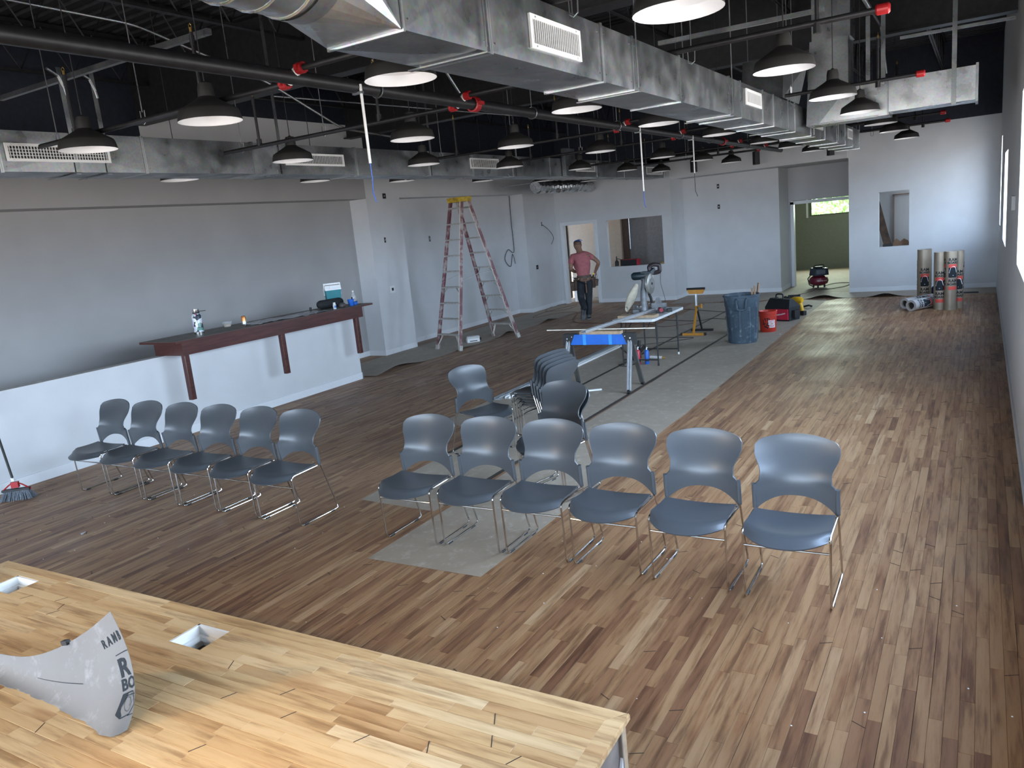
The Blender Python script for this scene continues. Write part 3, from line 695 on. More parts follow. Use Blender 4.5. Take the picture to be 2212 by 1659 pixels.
fx.box(16.4, 16.43, 8.6, 9.998, 3.20, 3.21).box(18.2, 18.23, 8.6, 9.998, 3.20, 3.21)
crinkle = mat('foil', (.62,.64,.66), .3, 1, var=.3, scale=30, bmp=.8)
obj('flexible_duct', fx, crinkle, tag=('crinkled silver flexible duct hanging against the far left wall', 'duct'))
# unistrut hung under the joists near the left, carrying the duct straps
ss = thing('support_strut', 'grey slotted strut at the upper left carrying the duct straps', 'strut', (4.0, 6.2, 3.8))
obj('channel', MB().bar((-.02, -1.5, .0), (.10, 1.6, .06), .041, .041), M['galv'], ss)
obj('channel_end', MB().box(-.04, .04, 1.58, 1.62, .03, .09), M['galv'], ss)
for x_ in (.0, .27): obj('bent_strap', MB().tube([(x_-.15, .35, .07), (x_-.05, .38, .03), (x_-.01, .39, -.06), (x_, .39, -.12)], .012, 6), M['galv_bright'], ss)

# ------------------------------------------------------------------ sprinkler pipes
PY = 3.60
red = mat('red_coupling', (.34,.012,.015), .4, .1, var=.1)
sp = thing('sprinkler_main', 'thick black sprinkler main running the length of the ceiling', 'pipe')
obj('pipe', MB().tube([(-4.3, PY, 3.262), (17.2, PY, 3.262)], .044, 14), M['black_steel'], sp, True)
obj('pipe', MB().tube([(4.0, PY+.16, 3.285), (17.2, PY+.16, 3.285)], .026, 10), M['black_steel'], sp, True)
for x_ in (5.62, 12.9): 
    c_ = MB().lathe([(.05, -.035), (.062, -.03), (.062, .03), (.05, .035)], Matrix.Translation((x_, PY, 3.262)) @ Matrix.Rotation(PI/2, 4, 'Y'), 16).box(x_-.03, x_+.03, PY+.05, PY+.085, 3.25, 3.275).box(x_-.03, x_+.03, PY-.085, PY-.05, 3.25, 3.275)
    obj('coupling', c_, red, sp)
for x_ in (4.4, 6.6, 8.6, 10.8, 12.2, 14.5):
    ring = [(x_, PY+.052*math.cos(a), 3.262+.052*math.sin(a)) for a in [2*PI*i/20 for i in range(21)]]
    obj('hanger_ring', MB().tube(ring, .006, 6, caps=False).tube([(x_, PY, 3.31), (x_, PY, 5.12)], .004, 6), M['galv'], sp)
bn = ['nearest', 'second', 'third', 'fourth', 'fifth', 'sixth']
for i, x_ in enumerate([3.62, 5.42, 8.75, 10.75, 13.75, 15.6]):
    b = thing('sprinkler_branch', 'thin black sprinkler branch crossing the ceiling, %s from the camera' % bn[i], 'pipe', (x_, PY, 3.27), 0, 'sprinkler branch pipes')
    obj('pipe', MB().tube([(0, -3.05, .032), (0, -.03, .032)], .019, 10).tube([(0, .03, -.035), (0, 2.86, -.035)], .019, 10), M['black_steel'], b, True)
    obj('end_cap', MB().tube([(0, -3.11, .032), (0, -3.10, .032), (0, -3.04, .032), (0, -3.03, .032)], [.022, .032, .032, .024], 16), red, b)
    obj('coupling', MB().tube([(0, -.10, .032), (0, -.05, .032)], .034, 12).box(-.05, .05, -.085, -.065, .018, .046), red, b)
    obj('coupling', MB().tube([(0, .05, -.035), (0, .10, -.035)], .034, 12).box(-.05, .05, .065, .085, -.05, -.02), red, b)
    obj('wrapped_tee', MB().tube([(0, -.05, .03), (0, .04, -.03)], .028, 10), M['white_pl'], b)
    for y_ in (-2.7, .85, 2.35):
        if y_ > 3 and i < 1: continue
        h = obj('sprinkler_head', MB().tube([(0, y_, -.02), (0, y_, .42)], .013, 8).tube([(0, y_, -.03), (0, y_, .03)], .024, 8).tube([(0, y_, .34), (0, y_, .40)], .017, 8), M['black_steel'], b)
        obj('brass_tip', MB().tube([(0, y_, .42), (0, y_, .45)], .009, 8).tube([(-.010, y_, .445), (-.009, y_, .465), (0, y_, .475), (.009, y_, .465), (.010, y_, .445)], .0025, 5), mat('brass', (.6,.4,.12), .3, 1) if 'brass' not in bpy.data.materials else bpy.data.materials['brass'], h)
    for y_ in (-1.9, 1.5, 2.6):
        obj('hanger_rod', MB().tube([(0, y_, .02), (0, y_, 1.6)], .004, 6).tube([(0, y_-.025, .03), (0, y_-.022, -.05), (0, y_, -.065), (0, y_+.022, -.05), (0, y_+.025, .03)], .004, 6), M['galv'], b)
# conduits and bare drops
def conduit(pts, lab, m='galv', r=.011, cat='conduit', bend=.12):
    return obj('conduit', MB().tube(fillet(pts, bend, 5), r, 8), M[m], None, True, tag=(lab, cat))
conduit([(2.7, 6.5, 4.35), (4.4, 6.1, 4.2), (5.3, 5.6, 3.75), (6.0, 5.4, 3.35), (6.9, 5.4, 3.3)], 'grey conduit sloping down behind the nearest pendants at upper left')
conduit([(3.2, 4.4, 4.7), (4.2, 4.15, 4.5), (5.2, 3.7, 3.7), (5.5, 3.65, 3.35)], 'grey conduit bending down to the red coupling beside the round duct')
conduit([(6.6, 6.9, 3.95), (7.1, 6.7, 3.92), (12.0, 6.2, 3.95)], 'thin grey conduit running level in front of the far left wall')
conduit([(4.6, 1.9, 5.0), (5.4, 1.25, 4.4), (6.5, 1.32, 4.5)], 'short bent conduit at the top edge right of the main duct')
cb = thing('bundled_conduit', 'thick grey conduit falling away along the ceiling behind the right pendants', 'conduit')
obj('tube', MB().tube([(5.6, 1.10, 4.60), (8.2, 1.09, 4.22), (9.6, 1.04, 4.10)], .024, 10), M['galv'], cb, True)
obj('tube', MB().tube([(9.6, 1.04, 4.10), (9.8, .98, 3.98), (9.9, .93, 3.5)], .012, 8), M['galv'], cb, True)
for x_, y_, zt, zb, cc, lab in ((4.18, 3.556, 3.27, 2.76, 'blue', 'white conduit drop below the sprinkler main with a loose blue wire'), (9.2, 3.556, 3.27, 2.52, 'blue', 'white conduit drop hanging below the middle of the sprinkler main'), (11.24, 3.556, 3.27, 2.75, 'dark', 'white conduit drop with a dangling dark wire, farthest of the three')):
    t = thing('conduit_drop', lab, 'conduit', (x_, y_, zb), 0, 'bare conduit drops')
    obj('tube', MB().tube([(0, 0, 0), (0, 0, zt-zb)], .0095, 8), M['white_paint'], t, True)
    obj('pipe_clip', MB().box(-.012, .012, -.012, .07, zt-zb-.06, zt-zb-.045), M['galv'], t)
    wm = mat('blue_wire', (.03,.10,.45), .5) if cc == 'blue' else M['rubber']
    L_ = .26 if x_ < 5 else .2 if x_ < 10 else .33
    obj('wire', MB().tube([(0, 0, .01), (.005, .004, -L_*.4), (-.012, -.004, -L_*.75), (.03 if cc == 'dark' else -.01, -.02, -L_)], .004, 6), wm, t, True)
st_ = thing('ceiling_strut', 'long grey strut crossing above the main duct', 'strut', (6.0, 1.6, 3.5))
obj('channel', MB().bar((0, .53, .0), (0, -.65, -.01), .03, .03), M['galv'], st_)
obj('channel', MB().bar((3.9, -.8, .34), (3.9, -1.85, .33), .03, .03), M['galv'], st_)
for i, (y_, x_) in enumerate([(4.44, 18.6), (5.9, 18.6), (2.85, 18.6)]):
    t = thing('cylinder_downlight', ['black cylinder light on the far fascia, right of the centre', 'black cylinder light on the far fascia, leftmost of three', 'black cylinder light on the far fascia, beside the main duct'][i], 'lamp', (x_, y_, 3.10), 0, 'black cylinder lights')
    obj('housing', MB().lathe([(.001, .29), (.08, .29), (.08, 0), (.072, 0), (.07, .02), (.001, .025)], None, 20), M['black_steel'], t)
    obj('stem', MB().tube([(0, 0, .29), (0, 0, 2.06)], .008, 6), M['black_steel'], t)
    obj('bracket', MB().box(-.03, .03, -.03, .03, .285, .31), M['black_steel'], t)
obj('pipe', MB().tube([(18.2, 7.4, 3.50), (18.2, 3.7, 3.50)], .03, 10), M['black_steel'], None, True, tag=('black pipe crossing the white fascia at the far end of the hall', 'pipe'))
# ------------------------------------------------------------------ bar on the half wall
redw, rnt, rbs = nm('stained_mahogany')
rc_ = ramp(rnt, noise(rnt, 1, 5, mapscale=(3, 40, 40)), [(.3, (.040,.010,.008)), (.7, (.085,.022,.016))]); rnt.links.new(rc_, rbs.inputs['Base Color']); rbs.inputs['Roughness'].default_value = .35
M['redwood'] = redw
M['bartop'] = mat('worn_bar_top', (.15,.14,.12), .5, var=.35, scale=9)
bar = thing('bar_counter', 'long dark red wooden bar top with hanging legs, mounted on the white half wall', 'bar', (7.6, 8.68, 1.05))
def rel(x0,x1,y0,y1,z0,z1): return (x0-7.6, x1-7.6, y0-8.68, y1-8.68, z0-1.05, z1-1.05)
obj('bar_top', MB().box(*rel(5.80, 9.40, 8.34, 9.05, 1.245, 1.272)), M['bartop'], bar)
obj('edge_trim', MB().box(*rel(5.79, 9.41, 8.33, 8.342, 1.243, 1.270)).box(*rel(5.785, 5.80, 8.34, 9.05, 1.243, 1.270)).box(*rel(9.40, 9.414, 8.34, 9.05, 1.243, 1.270)), M['redwood'], bar)
obj('apron', MB().box(*rel(5.93, 9.25, 8.42, 8.45, 1.075, 1.245)), M['redwood'], bar)
obj('apron', MB().box(*rel(5.93, 5.96, 8.45, 8.98, 1.075, 1.245)), M['redwood'], bar)
obj('apron', MB().box(*rel(9.22, 9.25, 8.45, 8.98, 1.075, 1.245)), M['redwood'], bar)
for x_ in (6.01, 7.60, 9.16):
    l_ = MB().prism([(-.038,-.028),(-.028,-.038),(.028,-.038),(.038,-.028),(.038,.028),(.028,.038),(-.028,.038),(-.038,.028)], 0, .60, Matrix.Translation((x_-7.6, 8.50-8.68, .50-1.05)))
    obj('leg', l_, M['redwood'], bar)
BZ = 1.2722
pl, pnt, pbs = nm('clear_plastic_film'); pbs.inputs['Roughness'].default_value = .2; pbs.inputs['Base Color'].default_value = (.35,.36,.40,1)
crk = random.Random(9)
hts = {}
def filmP(u, v):
    i, j = round(u*30), round(v*6)
    if (i, j) not in hts: hts[(i, j)] = crk.uniform(.001, .014)
    return (7.15+1.35*u+.03*math.sin(9*v), 8.40+.42*v+.05*math.sin(7*u), BZ+.001+hts[(i, j)])
obj('plastic_film', MB().shell(filmP, 30, 6, .0012), pl, tag=('crumpled grey plastic film lying along the middle of the bar top', 'plastic sheet'))
def botl(name, lab, cat, loc, prof, m, parts=(), n=24):
    t = thing(name, lab, cat, loc); obj('body', MB().lathe(prof, None, n, cap0=True, cap1=True), m, t, True)
    for nm_, mb, mm in parts: obj(nm_, mb, mm, t, True)
    return t
stk = nm('sticker_covered_steel'); sm_, snt, sbs = stk
vv = snt.nodes.new('ShaderNodeTexVoronoi'); vv.inputs['Scale'].default_value = 22; tcc = snt.nodes.new('ShaderNodeTexCoord'); snt.links.new(tcc.outputs['Object'], vv.inputs['Vector'])
sep = snt.nodes.new('ShaderNodeSeparateColor'); snt.links.new(vv.outputs['Color'], sep.inputs[0])
snt.links.new(ramp(snt, sep.outputs[0], [(0, (.03,.04,.06)), (.22, (.55,.60,.66)), (.45, (.75,.78,.8)), (.62, (.10,.25,.20)), (.72, (.5,.55,.85)), (.84, (.6,.05,.08)), (.9, (.7,.72,.75))], 'CONSTANT'), sbs.inputs['Base Color']); sbs.inputs['Roughness'].default_value = .3
botl('growler_bottle', 'large steel bottle covered in stickers with a strap cap, left end of the bar', 'bottle', (6.42, 8.70, BZ), [(.060, 0), (.062, .01), (.062, .235), (.050, .262), (.036, .27)], sm_,
     (('base_ring', MB().lathe([(.0625, 0), (.063, .03)], None, 24), M['chrome']), ('cap', MB().lathe([(.038, .268), (.040, .275), (.040, .325), (.001, .327)], None, 20), M['chrome']), ('cap_strap', MB().lathe([(.043, .268), (.043, .285)], None, 20).bar((.03, -.02, .292), (.07, -.10, .296), .022, .008), M['rubber'])))
bw = thing('takeaway_bowl', 'small clear plastic bowl with leftover noodles on the bar', 'bowl', (7.03, 8.90, BZ))
cpm, cnt_, cbs = nm('clear_plastic'); cbs.inputs['Base Color'].default_value = (.75,.78,.8,1); cbs.inputs['Roughness'].default_value = .12; cbs.inputs['Alpha'].default_value = .24
obj('bowl', MB().lathe([(.001, 0), (.045, 0), (.066, .062), (.073, .066), (.071, .069), (.063, .062), (.043, .004), (.001, .004)], None, 24), cpm, bw, True)
obj('food', MB().lathe([(.001, .006), (.042, .006), (.052, .036), (.03, .05), (.001, .045)], None, 16), mat('noodles', (.42,.24,.06), .5, var=.5, scale=60), bw, True)
cn_ = thing('drink_can', 'small orange and white drink can between the bowl and the plastic film', 'can', (7.22, 8.78, BZ))
om_, ont, obs = nm('orange_can'); tcx = ont.nodes.new('ShaderNodeTexCoord'); sx = ont.nodes.new('ShaderNodeSeparateXYZ'); ont.links.new(tcx.outputs['Object'], sx.inputs[0])
mm_ = ont.nodes.new('ShaderNodeMath'); mm_.operation = 'MULTIPLY'; mm_.inputs[1].default_value = 8; ont.links.new(sx.outputs['Z'], mm_.inputs[0])
ont.links.new(ramp(ont, mm_.outputs[0], [(.30, (.62,.66,.68)), (.42, (.75,.30,.10))]), obs.inputs['Base Color']); obs.inputs['Metallic'].default_value = .7; obs.inputs['Roughness'].default_value = .3
obj('body', MB().lathe([(.024, 0), (.032, .008), (.032, .105), (.026, .118), (.027, .121)], None, 20, cap0=True), om_, cn_, True)
obj('lid', MB().lathe([(.001, .116), (.024, .116), (.026, .121)], None, 20).box(-.006, .006, -.012, .008, .117, .120), M['alu'], cn_, True)
# black soft case, cooler, etc. at the far end
bl = mat('black_fabric', (.014,.016,.018), .8, var=.2, scale=60, bmp=.2)
cs = thing('soft_case', 'long rounded black fabric case lying at the far end of the bar', 'case', (8.95, 8.80, BZ), -.12)
mbx = MB(); mbx.tube([(-.25,0,.068),(-.23,0,.068),(-.19,0,.068),(.19,0,.068),(.23,0,.068),(.25,0,.068)], [.02,.052,.068,.068,.052,.02], 16)
obj('case_body', mbx, bl, cs, True); obj('zip', MB().tube([(-.24,-.04,.075),(-.18,-.068,.08),(.18,-.068,.08),(.24,-.04,.075)], .004, 5), M['rubber'], cs)
teal = mat('teal_plastic', (.0,.17,.20), .4, var=.05)
co = thing('cool_box', 'small teal cool box with a white swing-top lid standing behind the black case', 'cooler', (9.16, 8.92, BZ), -.62)
def tbox(mb, w0, d0, w1, d1, z0, z1):
    return mb.add([(-w0,-d0,z0),(w0,-d0,z0),(w0,d0,z0),(-w0,d0,z0),(-w1,-d1,z1),(w1,-d1,z1),(w1,d1,z1),(-w1,d1,z1)], [(3,2,1,0),(4,5,6,7),(0,1,5,4),(1,2,6,5),(2,3,7,6),(3,0,4,7)])
cb_ = tbox(MB(), .105, .08, .125, .095, .06, .26)
tbox(cb_, .10, .075, .105, .08, 0, .06)
obj('tub', cb_, teal, co); obj('lid', tbox(tbox(MB(), .128, .098, .128, .098, .26, .285), .128, .07, .124, .06, .285, .335), M['white_pl'], co)
obj('handle', MB().tube(fillet([(-.132, 0, .18), (-.132, -.02, .355), (.132, -.02, .355), (.132, 0, .18)], .03), .009, 8).box(-.135, .135, -.035, -.005, .345, .37), M['white_pl'], co, True)
obj('latch', MB().box(-.05, .05, -.075, -.068, .30, .325).box(-.055, .055, -.083, -.079, .29, .297), M['white_trim'], co)
botl('pill_bottle', 'small white bottle with a blue label in front of the black case', 'bottle', (8.73, 8.50, BZ), [(.024, 0), (.025, .004), (.025, .065), (.016, .075)], M['white_pl'], (('cap', MB().lathe([(.019, .075), (.020, .098), (.001, .1)], None, 16), M['white_pl']), ('label', MB().lathe([(.0255, .015), (.0255, .055)], None, 12, a0=-2.6, a1=-.6), mat('blue_label', (.08,.22,.5), .5))))
cap_ = thing('crumpled_cap', 'crumpled dark grey cloth cap beside the white pill bottle', 'cap', (8.92, 8.52, BZ))
obj('crown', MB().sphere((0, 0, .03), .065, .055, .045, 16, 10), mat('grey_cloth', (.07,.062,.06), .9, var=.4, scale=40, bmp=.5), cap_, True); obj('brim', MB().shell(lambda u, v: (.02+.12*(u-.5), -.05-.04*v, .012+.01*math.sin(PI*u)), 8, 3, .004), bpy.data.materials['grey_cloth'], cap_, True)
bp = mat('blue_plastic', (.02,.13,.55), .35, var=.05)
cu_ = thing('blue_cup', 'bright blue plastic cup lying tilted in front of the cool box', 'cup', (9.10, 8.50, BZ), .2)
obj('cup', MB().lathe([(.001, 0), (.036, 0), (.043, .045), (.046, .05), (.05, .10), (.047, .10), (.040, .046), (.034, .004), (.001, .004)], None, 20), bp, cu_, True); obj('rim', MB().lathe([(.050, .095), (.053, .098), (.050, .102)], None, 20), bp, cu_, True)
tr_ = thing('blue_tray', 'shallow blue container under the clear bottle at the far end of the bar', 'container', (9.24, 8.56, BZ))
obj('dish', MB().lathe([(.001, .0), (.048, 0), (.055, .05), (.052, .05), (.046, .004), (.001, .004)], None, 20), bp, tr_, True); obj('rim', MB().lathe([(.055, .045), (.058, .05), (.054, .053)], None, 20), bp, tr_, True)
botl('clear_bottle', 'upright clear plastic water bottle standing in the blue container', 'bottle', (9.24, 8.56, BZ+.005), [(.034, 0), (.036, .01), (.036, .12), (.030, .15), (.013, .185), (.013, .20)], cpm, (('cap', MB().lathe([(.016, .198), (.016, .218), (.001, .22)], None, 14), M['white_pl']), ('label', MB().lathe([(.037, .03), (.037, .12)], None, 8, a0=2.6, a1=3.4), M['rubber'])))
botl('dark_jar', 'tiny dark pot at the left end of the black case', 'jar', (8.50, 8.78, BZ), [(.018, 0), (.018, .055)], M['rubber'], (('lid', MB().lathe([(.019, .05), (.019, .062), (.001, .063)], None, 12), M['rubber']),))

# ------------------------------------------------------------------ stepladder
fib = mat('red_fibreglass', (.21,.085,.095), .5, var=.3, scale=5, dirt=((.42,.38,.36), 5, .47)); lal = mat('ladder_aluminium', (.50,.48,.44), .45, .6, var=.25, scale=30); yel = mat('yellow_top', (.50,.34,.03), .5, var=.5, scale=12)
pale = mat('pale_fibreglass', (.66,.62,.56), .5, var=.12)
LD = thing('step_ladder', 'tall double-sided step ladder with paint-splashed red rails and a yellow top', 'ladder', (12.82, 8.68, 0))
def W(x, y, z): return (x-12.82, y-8.68, z)
feet = {'nl': (12.15, 9.22), 'nr': (11.99, 8.55), 'fl': (13.64, 8.82), 'fr': (13.53, 8.14)}
tops = {'nl': (12.74, 8.93), 'nr': (12.66, 8.60), 'fl': (12.90, 8.90), 'fr': (12.82, 8.57)}
ZL = 2.88
def rp(k, t): f, p = feet[k], tops[k]; return (f[0]+(p[0]-f[0])*t, f[1]+(p[1]-f[1])*t, ZL*t)
for k in feet:
    a, b = V(rp(k, 0)), V(rp(k, 1)); side = V((tops['nr'][0]-tops['nl'][0], tops['nr'][1]-tops['nl'][1], 0)).normalized()
    mb = MB(); up = side
    mb.bar(W(*a), W(*b), .070, .008, side)
    o_ = .018*(1 if k in ('nl', 'fl') else -1)
    rl = obj('rail', mb, fib, LD)
    e = V((0.030*(1 if k[0] == 'n' else -1)*-1, 0, 0))
    ax = (b-a).normalized(); fwd = side.cross(ax).normalized()
    fm = MB()
    for sg in (-1, 1):
        q = fwd*.033*sg - side*o_*.9*(-1)
        fm.bar(W(*(a+q)), W(*(b+q)), .008, .030, side)
    obj('flange', fm, pale if k in ('nr', 'fr') else fib, rl)
    obj('shoe', MB().bar(W(*a), W(*(a+ax*.10)), .085, .034, side), lal, rl)
for pr in (('nl', 'nr'), ('fl', 'fr')):
    for i in range(9):
        t = (i+1)*.305/ZL*.985; a, b = V(rp(pr[0], t)), V(rp(pr[1], t))
        obj('step', MB().bar(W(*a), W(*b), .085, .028), lal, LD)
    for i in ((0, 1) if pr[0] == 'nl' else (0, 1, 2, 3, 4)):
        tt = (i+1)*.305/ZL*.985
        if pr[0] == 'nl' and i == 1: tt = 4*.305/ZL*.985
        for s, k in enumerate(pr):
            a, b = V(rp(pr[0], tt)), V(rp(pr[1], tt)); m_ = a.lerp(b, .28 if s == 0 else .72); dn = V(rp(k, max(0.01, tt-(.24 if i == 0 else .17)/ZL)))
            if pr[0] == 'nl' and i == 0 or (pr[0] == 'fl' and i == 0): obj('foot_brace', MB().bar(W(*m_.lerp(a if s == 0 else b, .25)), W(*dn), .035, .012), pale, LD)
            else: obj('step_brace', MB().bar(W(*m_), W(*dn), .018, .004), lal, LD)
for k1, k2 in (('nl', 'fl'), ('nr', 'fr')):
    a, b = V(rp(k1, .455)), V(rp(k2, .50)); m_ = (a+b)/2 + V((0, 0, .035))
    obj('spreader', MB().bar(W(*a), W(*m_), .022, .005).bar(W(*m_), W(*b), .022, .005), lal, LD)
c0 = V((12.78, 8.75, ZL)); sd_ = V((tops['nr'][0]-tops['nl'][0], tops['nr'][1]-tops['nl'][1], 0)).normalized()
obj('top_cap', MB().bar(W(*(c0-sd_*.20)), W(*(c0+sd_*.20)), .29, .05).bar(W(*(c0-sd_*.20-V((0,0,.04)))), W(*(c0+sd_*.20-V((0,0,.04)))), .27, .05), yel, LD)
# small carton by the ladder
def carton(lab, loc, rz, w_, d_, h_, flaps=False, m=None):
    t = thing('carton', lab, 'box', loc, rz); obj('carton_body', MB().box(-w_/2, w_/2, -d_/2, d_/2, 0, h_), m or M['white_pl'], t)
    if flaps: obj('flap', MB().add([(-w_/2,-d_/2,h_),(w_/2,-d_/2,h_),(w_/2,-d_/2-.03,h_+.05),(-w_/2,-d_/2-.03,h_+.05)], [(0,1,2,3)]).add([(-w_/2,d_/2,h_),(w_/2,d_/2,h_),(w_/2,d_/2-.10,h_+.06),(-w_/2,d_/2-.10,h_+.06)], [(0,1,2,3)]), m or M['white_pl'], t); 
    obj('printed_label', MB().box(-w_*.3, w_*.3, -d_/2-.001, -d_/2, h_*.3, h_*.5), M['print'], t)
    return t
ct = carton('small open white carton on the floor under the step ladder', (13.0, 8.93, 0), -.75, .26, .13, .075, True)
botl('tape_roll', 'dark tape measure on the floor next to the small white carton', 'tool', (13.28, 8.95, 0), [(.035, 0), (.035, .045)], M['rubber'], (('hook', MB().box(.03, .06, -.01, .01, 0, .012), yel),), 16)
carton('white carton standing inside the doorway the man walks towards', (19.62, 9.72, 0), -.6, .14, .12, .30)
carton('low white carton on the floor of the doorway behind the man', (19.55, 9.50, 0), -.5, .20, .14, .10)

# ------------------------------------------------------------------ folding table, mitre saw, tools
TB = thing('folding_table', 'low white-topped folding table with black legs carrying the mitre saw', 'table', (11.25, 4.38, 0))
tw = mat('table_top', (.66,.68,.68), .5, var=.06)
tb = MB(); tb.prism([(-.70,-.31),(-.66,-.335),(.62,-.335),(.66,-.31),(.66,.31),(.62,.335),(-.66,.335),(-.70,.31)], .70, .738)
obj('table_top', tb, tw, TB); bst = mat('table_steel', (.03,.032,.035), .45, .2)
for x_, sx_ in ((-.46, 1), (.46, -1)):
    for s in (-1, 1):
        obj('leg', MB().tube([(x_, .28*s, .70), (x_, .28*s, .40)], .015, 8).tube([(x_, .28*s, .40), (x_, .28*s, .03)], .012, 8), bst, TB, True)
        obj('foot_cap', MB().tube([(x_, .28*s, 0), (x_, .28*s, .04)], .015, 8), M['rubber'] if x_ < 0 else M['white_pl'], TB)
    obj('leg_brace', MB().tube([(x_, -.28, .09), (x_, .28, .09)], .010, 8), bst, TB)
    obj('leg_lock', MB().tube([(x_, -.15, .60), (x_-.18*sx_*-1, -.15, .69)], .008, 6).tube([(x_, .15, .60), (x_+.18*sx_, .15, .69)], .008, 6), bst, TB)
obj('plywood_offcut', MB().box(10.72, 10.92, 4.10, 4.68, .738, .775), ply, tag=('pale timber offcut lying on the near end of the folding table', 'board'))
SW = thing('mitre_saw', 'sliding mitre saw with round blade guard and cloth dust bag on the folding table', 'saw', (11.30, 4.37, .739))
gm = mat('saw_casting', (.17,.18,.19), .5, .4, var=.3); gbl = mat('saw_plastic', (.008,.020,.026), .45); 
obj('base', MB().lathe([(.001, 0), (.19, 0), (.19, .05), (.17, .06), (.001, .06)], None, 24).box(-.12, .12, -.25, .25, .0, .065), gm, SW)
obj('fence', MB().box(-.04, -.02, -.27, -.03, .065, .15).box(-.04, -.02, .03, .27, .065, .13).prism([(-.20,0),(-.08,0),(-.11,.09),(-.16,.10)], 0, .014, Matrix.Translation((-.035, 0, .14)) @ Matrix.Rotation(PI/2, 4, 'Z') @ Matrix.Rotation(PI/2, 4, 'X')), gm, SW)
obj('arm', MB().tube([(-.16, .04, .05), (-.15, .05, .18), (-.10, .06, .36), (-.05, .05, .52)], [.06, .05, .045, .045], 10), gm, SW, True)
obj('rail', MB().tube([(-.28, .10, .13), (.10, .10, .13)], .014, 8).tube([(-.28, .05, .13), (.10, .05, .13)], .014, 8), M['chrome'], SW)
RX = Matrix.Translation((-.02, -.02, .45)) @ Matrix.Rotation(PI/2, 4, 'X')
obj('blade_guard', MB().lathe([(.001, -.03), (.12, -.03), (.158, -.018), (.158, .018), (.12, .03), (.001, .03)], RX, 28), mat('smoky_guard', (.24,.24,.22), .3, .3, var=.15), SW, True)
obj('blade', MB().lathe([(.001, -.001), (.085, -.001), (.085, .001), (.001, .001)], Matrix.Translation((-.02, -.054, .45)) @ Matrix.Rotation(PI/2, 4, 'X'), 28), M['chrome'], SW)
obj('arbor_bolt', MB().tube([(-.02, -.062, .45), (-.02, -.05, .45)], .02, 6), M['rubber'], SW)
obj('motor', MB().tube([(-.02, .02, .57), (-.03, .06, .58), (-.05, .22, .575), (-.05, .25, .57)], [.055, .062, .062, .045], 14).box(-.08, .04, -.03, .10, .50, .64).bar((.02, .0, .60), (.14, -.03, .65), .07, .07), gbl, SW, True)
obj('handle', MB().tube(fillet([(.08, -.0, .61), (.07, .02, .70), (.14, -.02, .73), (.22, -.10, .71), (.20, -.11, .61), (.13, -.05, .60)], .03, 4, closed=True), .033, 8, closed=True), mat('handle_black', (.02,.012,.014), .5), SW, True)
obj('depth_post', MB().tube([(.05, -.01, .10), (.04, .0, .22), (.0, .02, .32)], .022, 8), M['rubber'], SW, True)
obj('dust_bag', MB().shell(lambda u, v: (-.24-.10*math.sin(PI*v)*math.cos(2*PI*u)-.04*v, .12+.16*v+.06*math.sin(2*PI*u)*(.35+.65*math.sin(PI*min(1,v*.8+.15))), .44-.34*v+.04*math.cos(2*PI*u)), 16, 10, .004), mat('canvas', (.42,.38,.30), .9, var=.15, scale=20, bmp=.3), SW, True)
obj('bag_ring', MB().tube([(-.20, .12, .40), (-.22, .15, .38)], .035, 12), M['rubber'], SW)
dr = thing('cordless_driver', 'small red and black cordless driver lying beside the mitre saw', 'drill', (11.05, 4.12, .776), .5)
obj('drill_body', MB().tube([(-.10, 0, .04), (.06, 0, .04), (.10, 0, .04)], [.03, .032, .018], 10), mat('tool_red', (.28,.01,.03), .45), dr, True)
obj('grip', MB().bar((-.04, 0, .03), (-.07, -.10, .02), .035, .04), M['rubber'], dr); obj('battery', MB().box(-.11, -.03, -.16, -.09, 0, .05), M['rubber'], dr)
cl = thing('clamp', 'small black crossed clamp on the far end of the folding table', 'clamp', (11.65, 4.30, .739), .4)
obj('jaw', MB().bar((-.09, 0, .03), (.08, .04, .015), .014, .010), M['rubber'], cl); obj('jaw', MB().bar((-.02, -.08, .025), (.03, .10, .012), .012, .010), M['rubber'], cl)
# things under the table
nz = mat('canister_red', (.50,.03,.05), .35)
def canister(lab, x, y, m, h=.24):
    t = thing('canister', lab, 'canister', (x, y, 0))
    obj('body', MB().lathe([(.033, 0), (.035, .01), (.035, h*.82), (.022, h*.9), (.016, h*.92)], None, 16, cap0=True), m, t, True)
    obj('nozzle', MB().tube([(0, 0, h*.9), (0, 0, h), (.02, 0, h+.015)], .011, 8), M['white_pl'], t); obj('label_band', MB().lathe([(.0355, .05), (.0355, .08)], None, 16), M['rubber'], t)
canister('red spray canister standing by the near table leg', 10.84, 4.44, nz, .26); canister('blue spray canister standing right of the red one', 10.92, 4.33, bp, .24)
tu = thing('sealant_tube', 'white sealant tube with a brown end lying on the floor under the table', 'tube', (11.32, 4.33, .025), -.2)
obj('tube_body', MB().tube([(0, -.11, 0), (0, .11, 0)], .024, 12), M['white_pl'], tu, True); obj('tube_end', MB().tube([(0, -.17, 0), (0, -.13, 0), (0, -.11, 0)], [.006, .018, .024], 12), mat('brown_tip', (.35,.2,.06), .5), tu, True)
ng = thing('nail_gun', 'black nail gun lying on the floor between the table legs', 'nail gun', (11.15, 4.55, 0), .4)
obj('gun_body', MB().tube([(-.10, 0, .08), (.08, 0, .16)], [.035, .045], 10).tube([(.08, 0, .16), (.13, -.02, .30)], .028, 8), M['rubber'], ng, True); obj('magazine', MB().bar((-.12, .0, .06), (.16, .10, .03), .02, .05), M['rubber'], ng); obj('gun_handle', MB().tube([(0, 0, .12), (-.02, -.10, .24)], .024, 8), M['rubber'], ng, True)

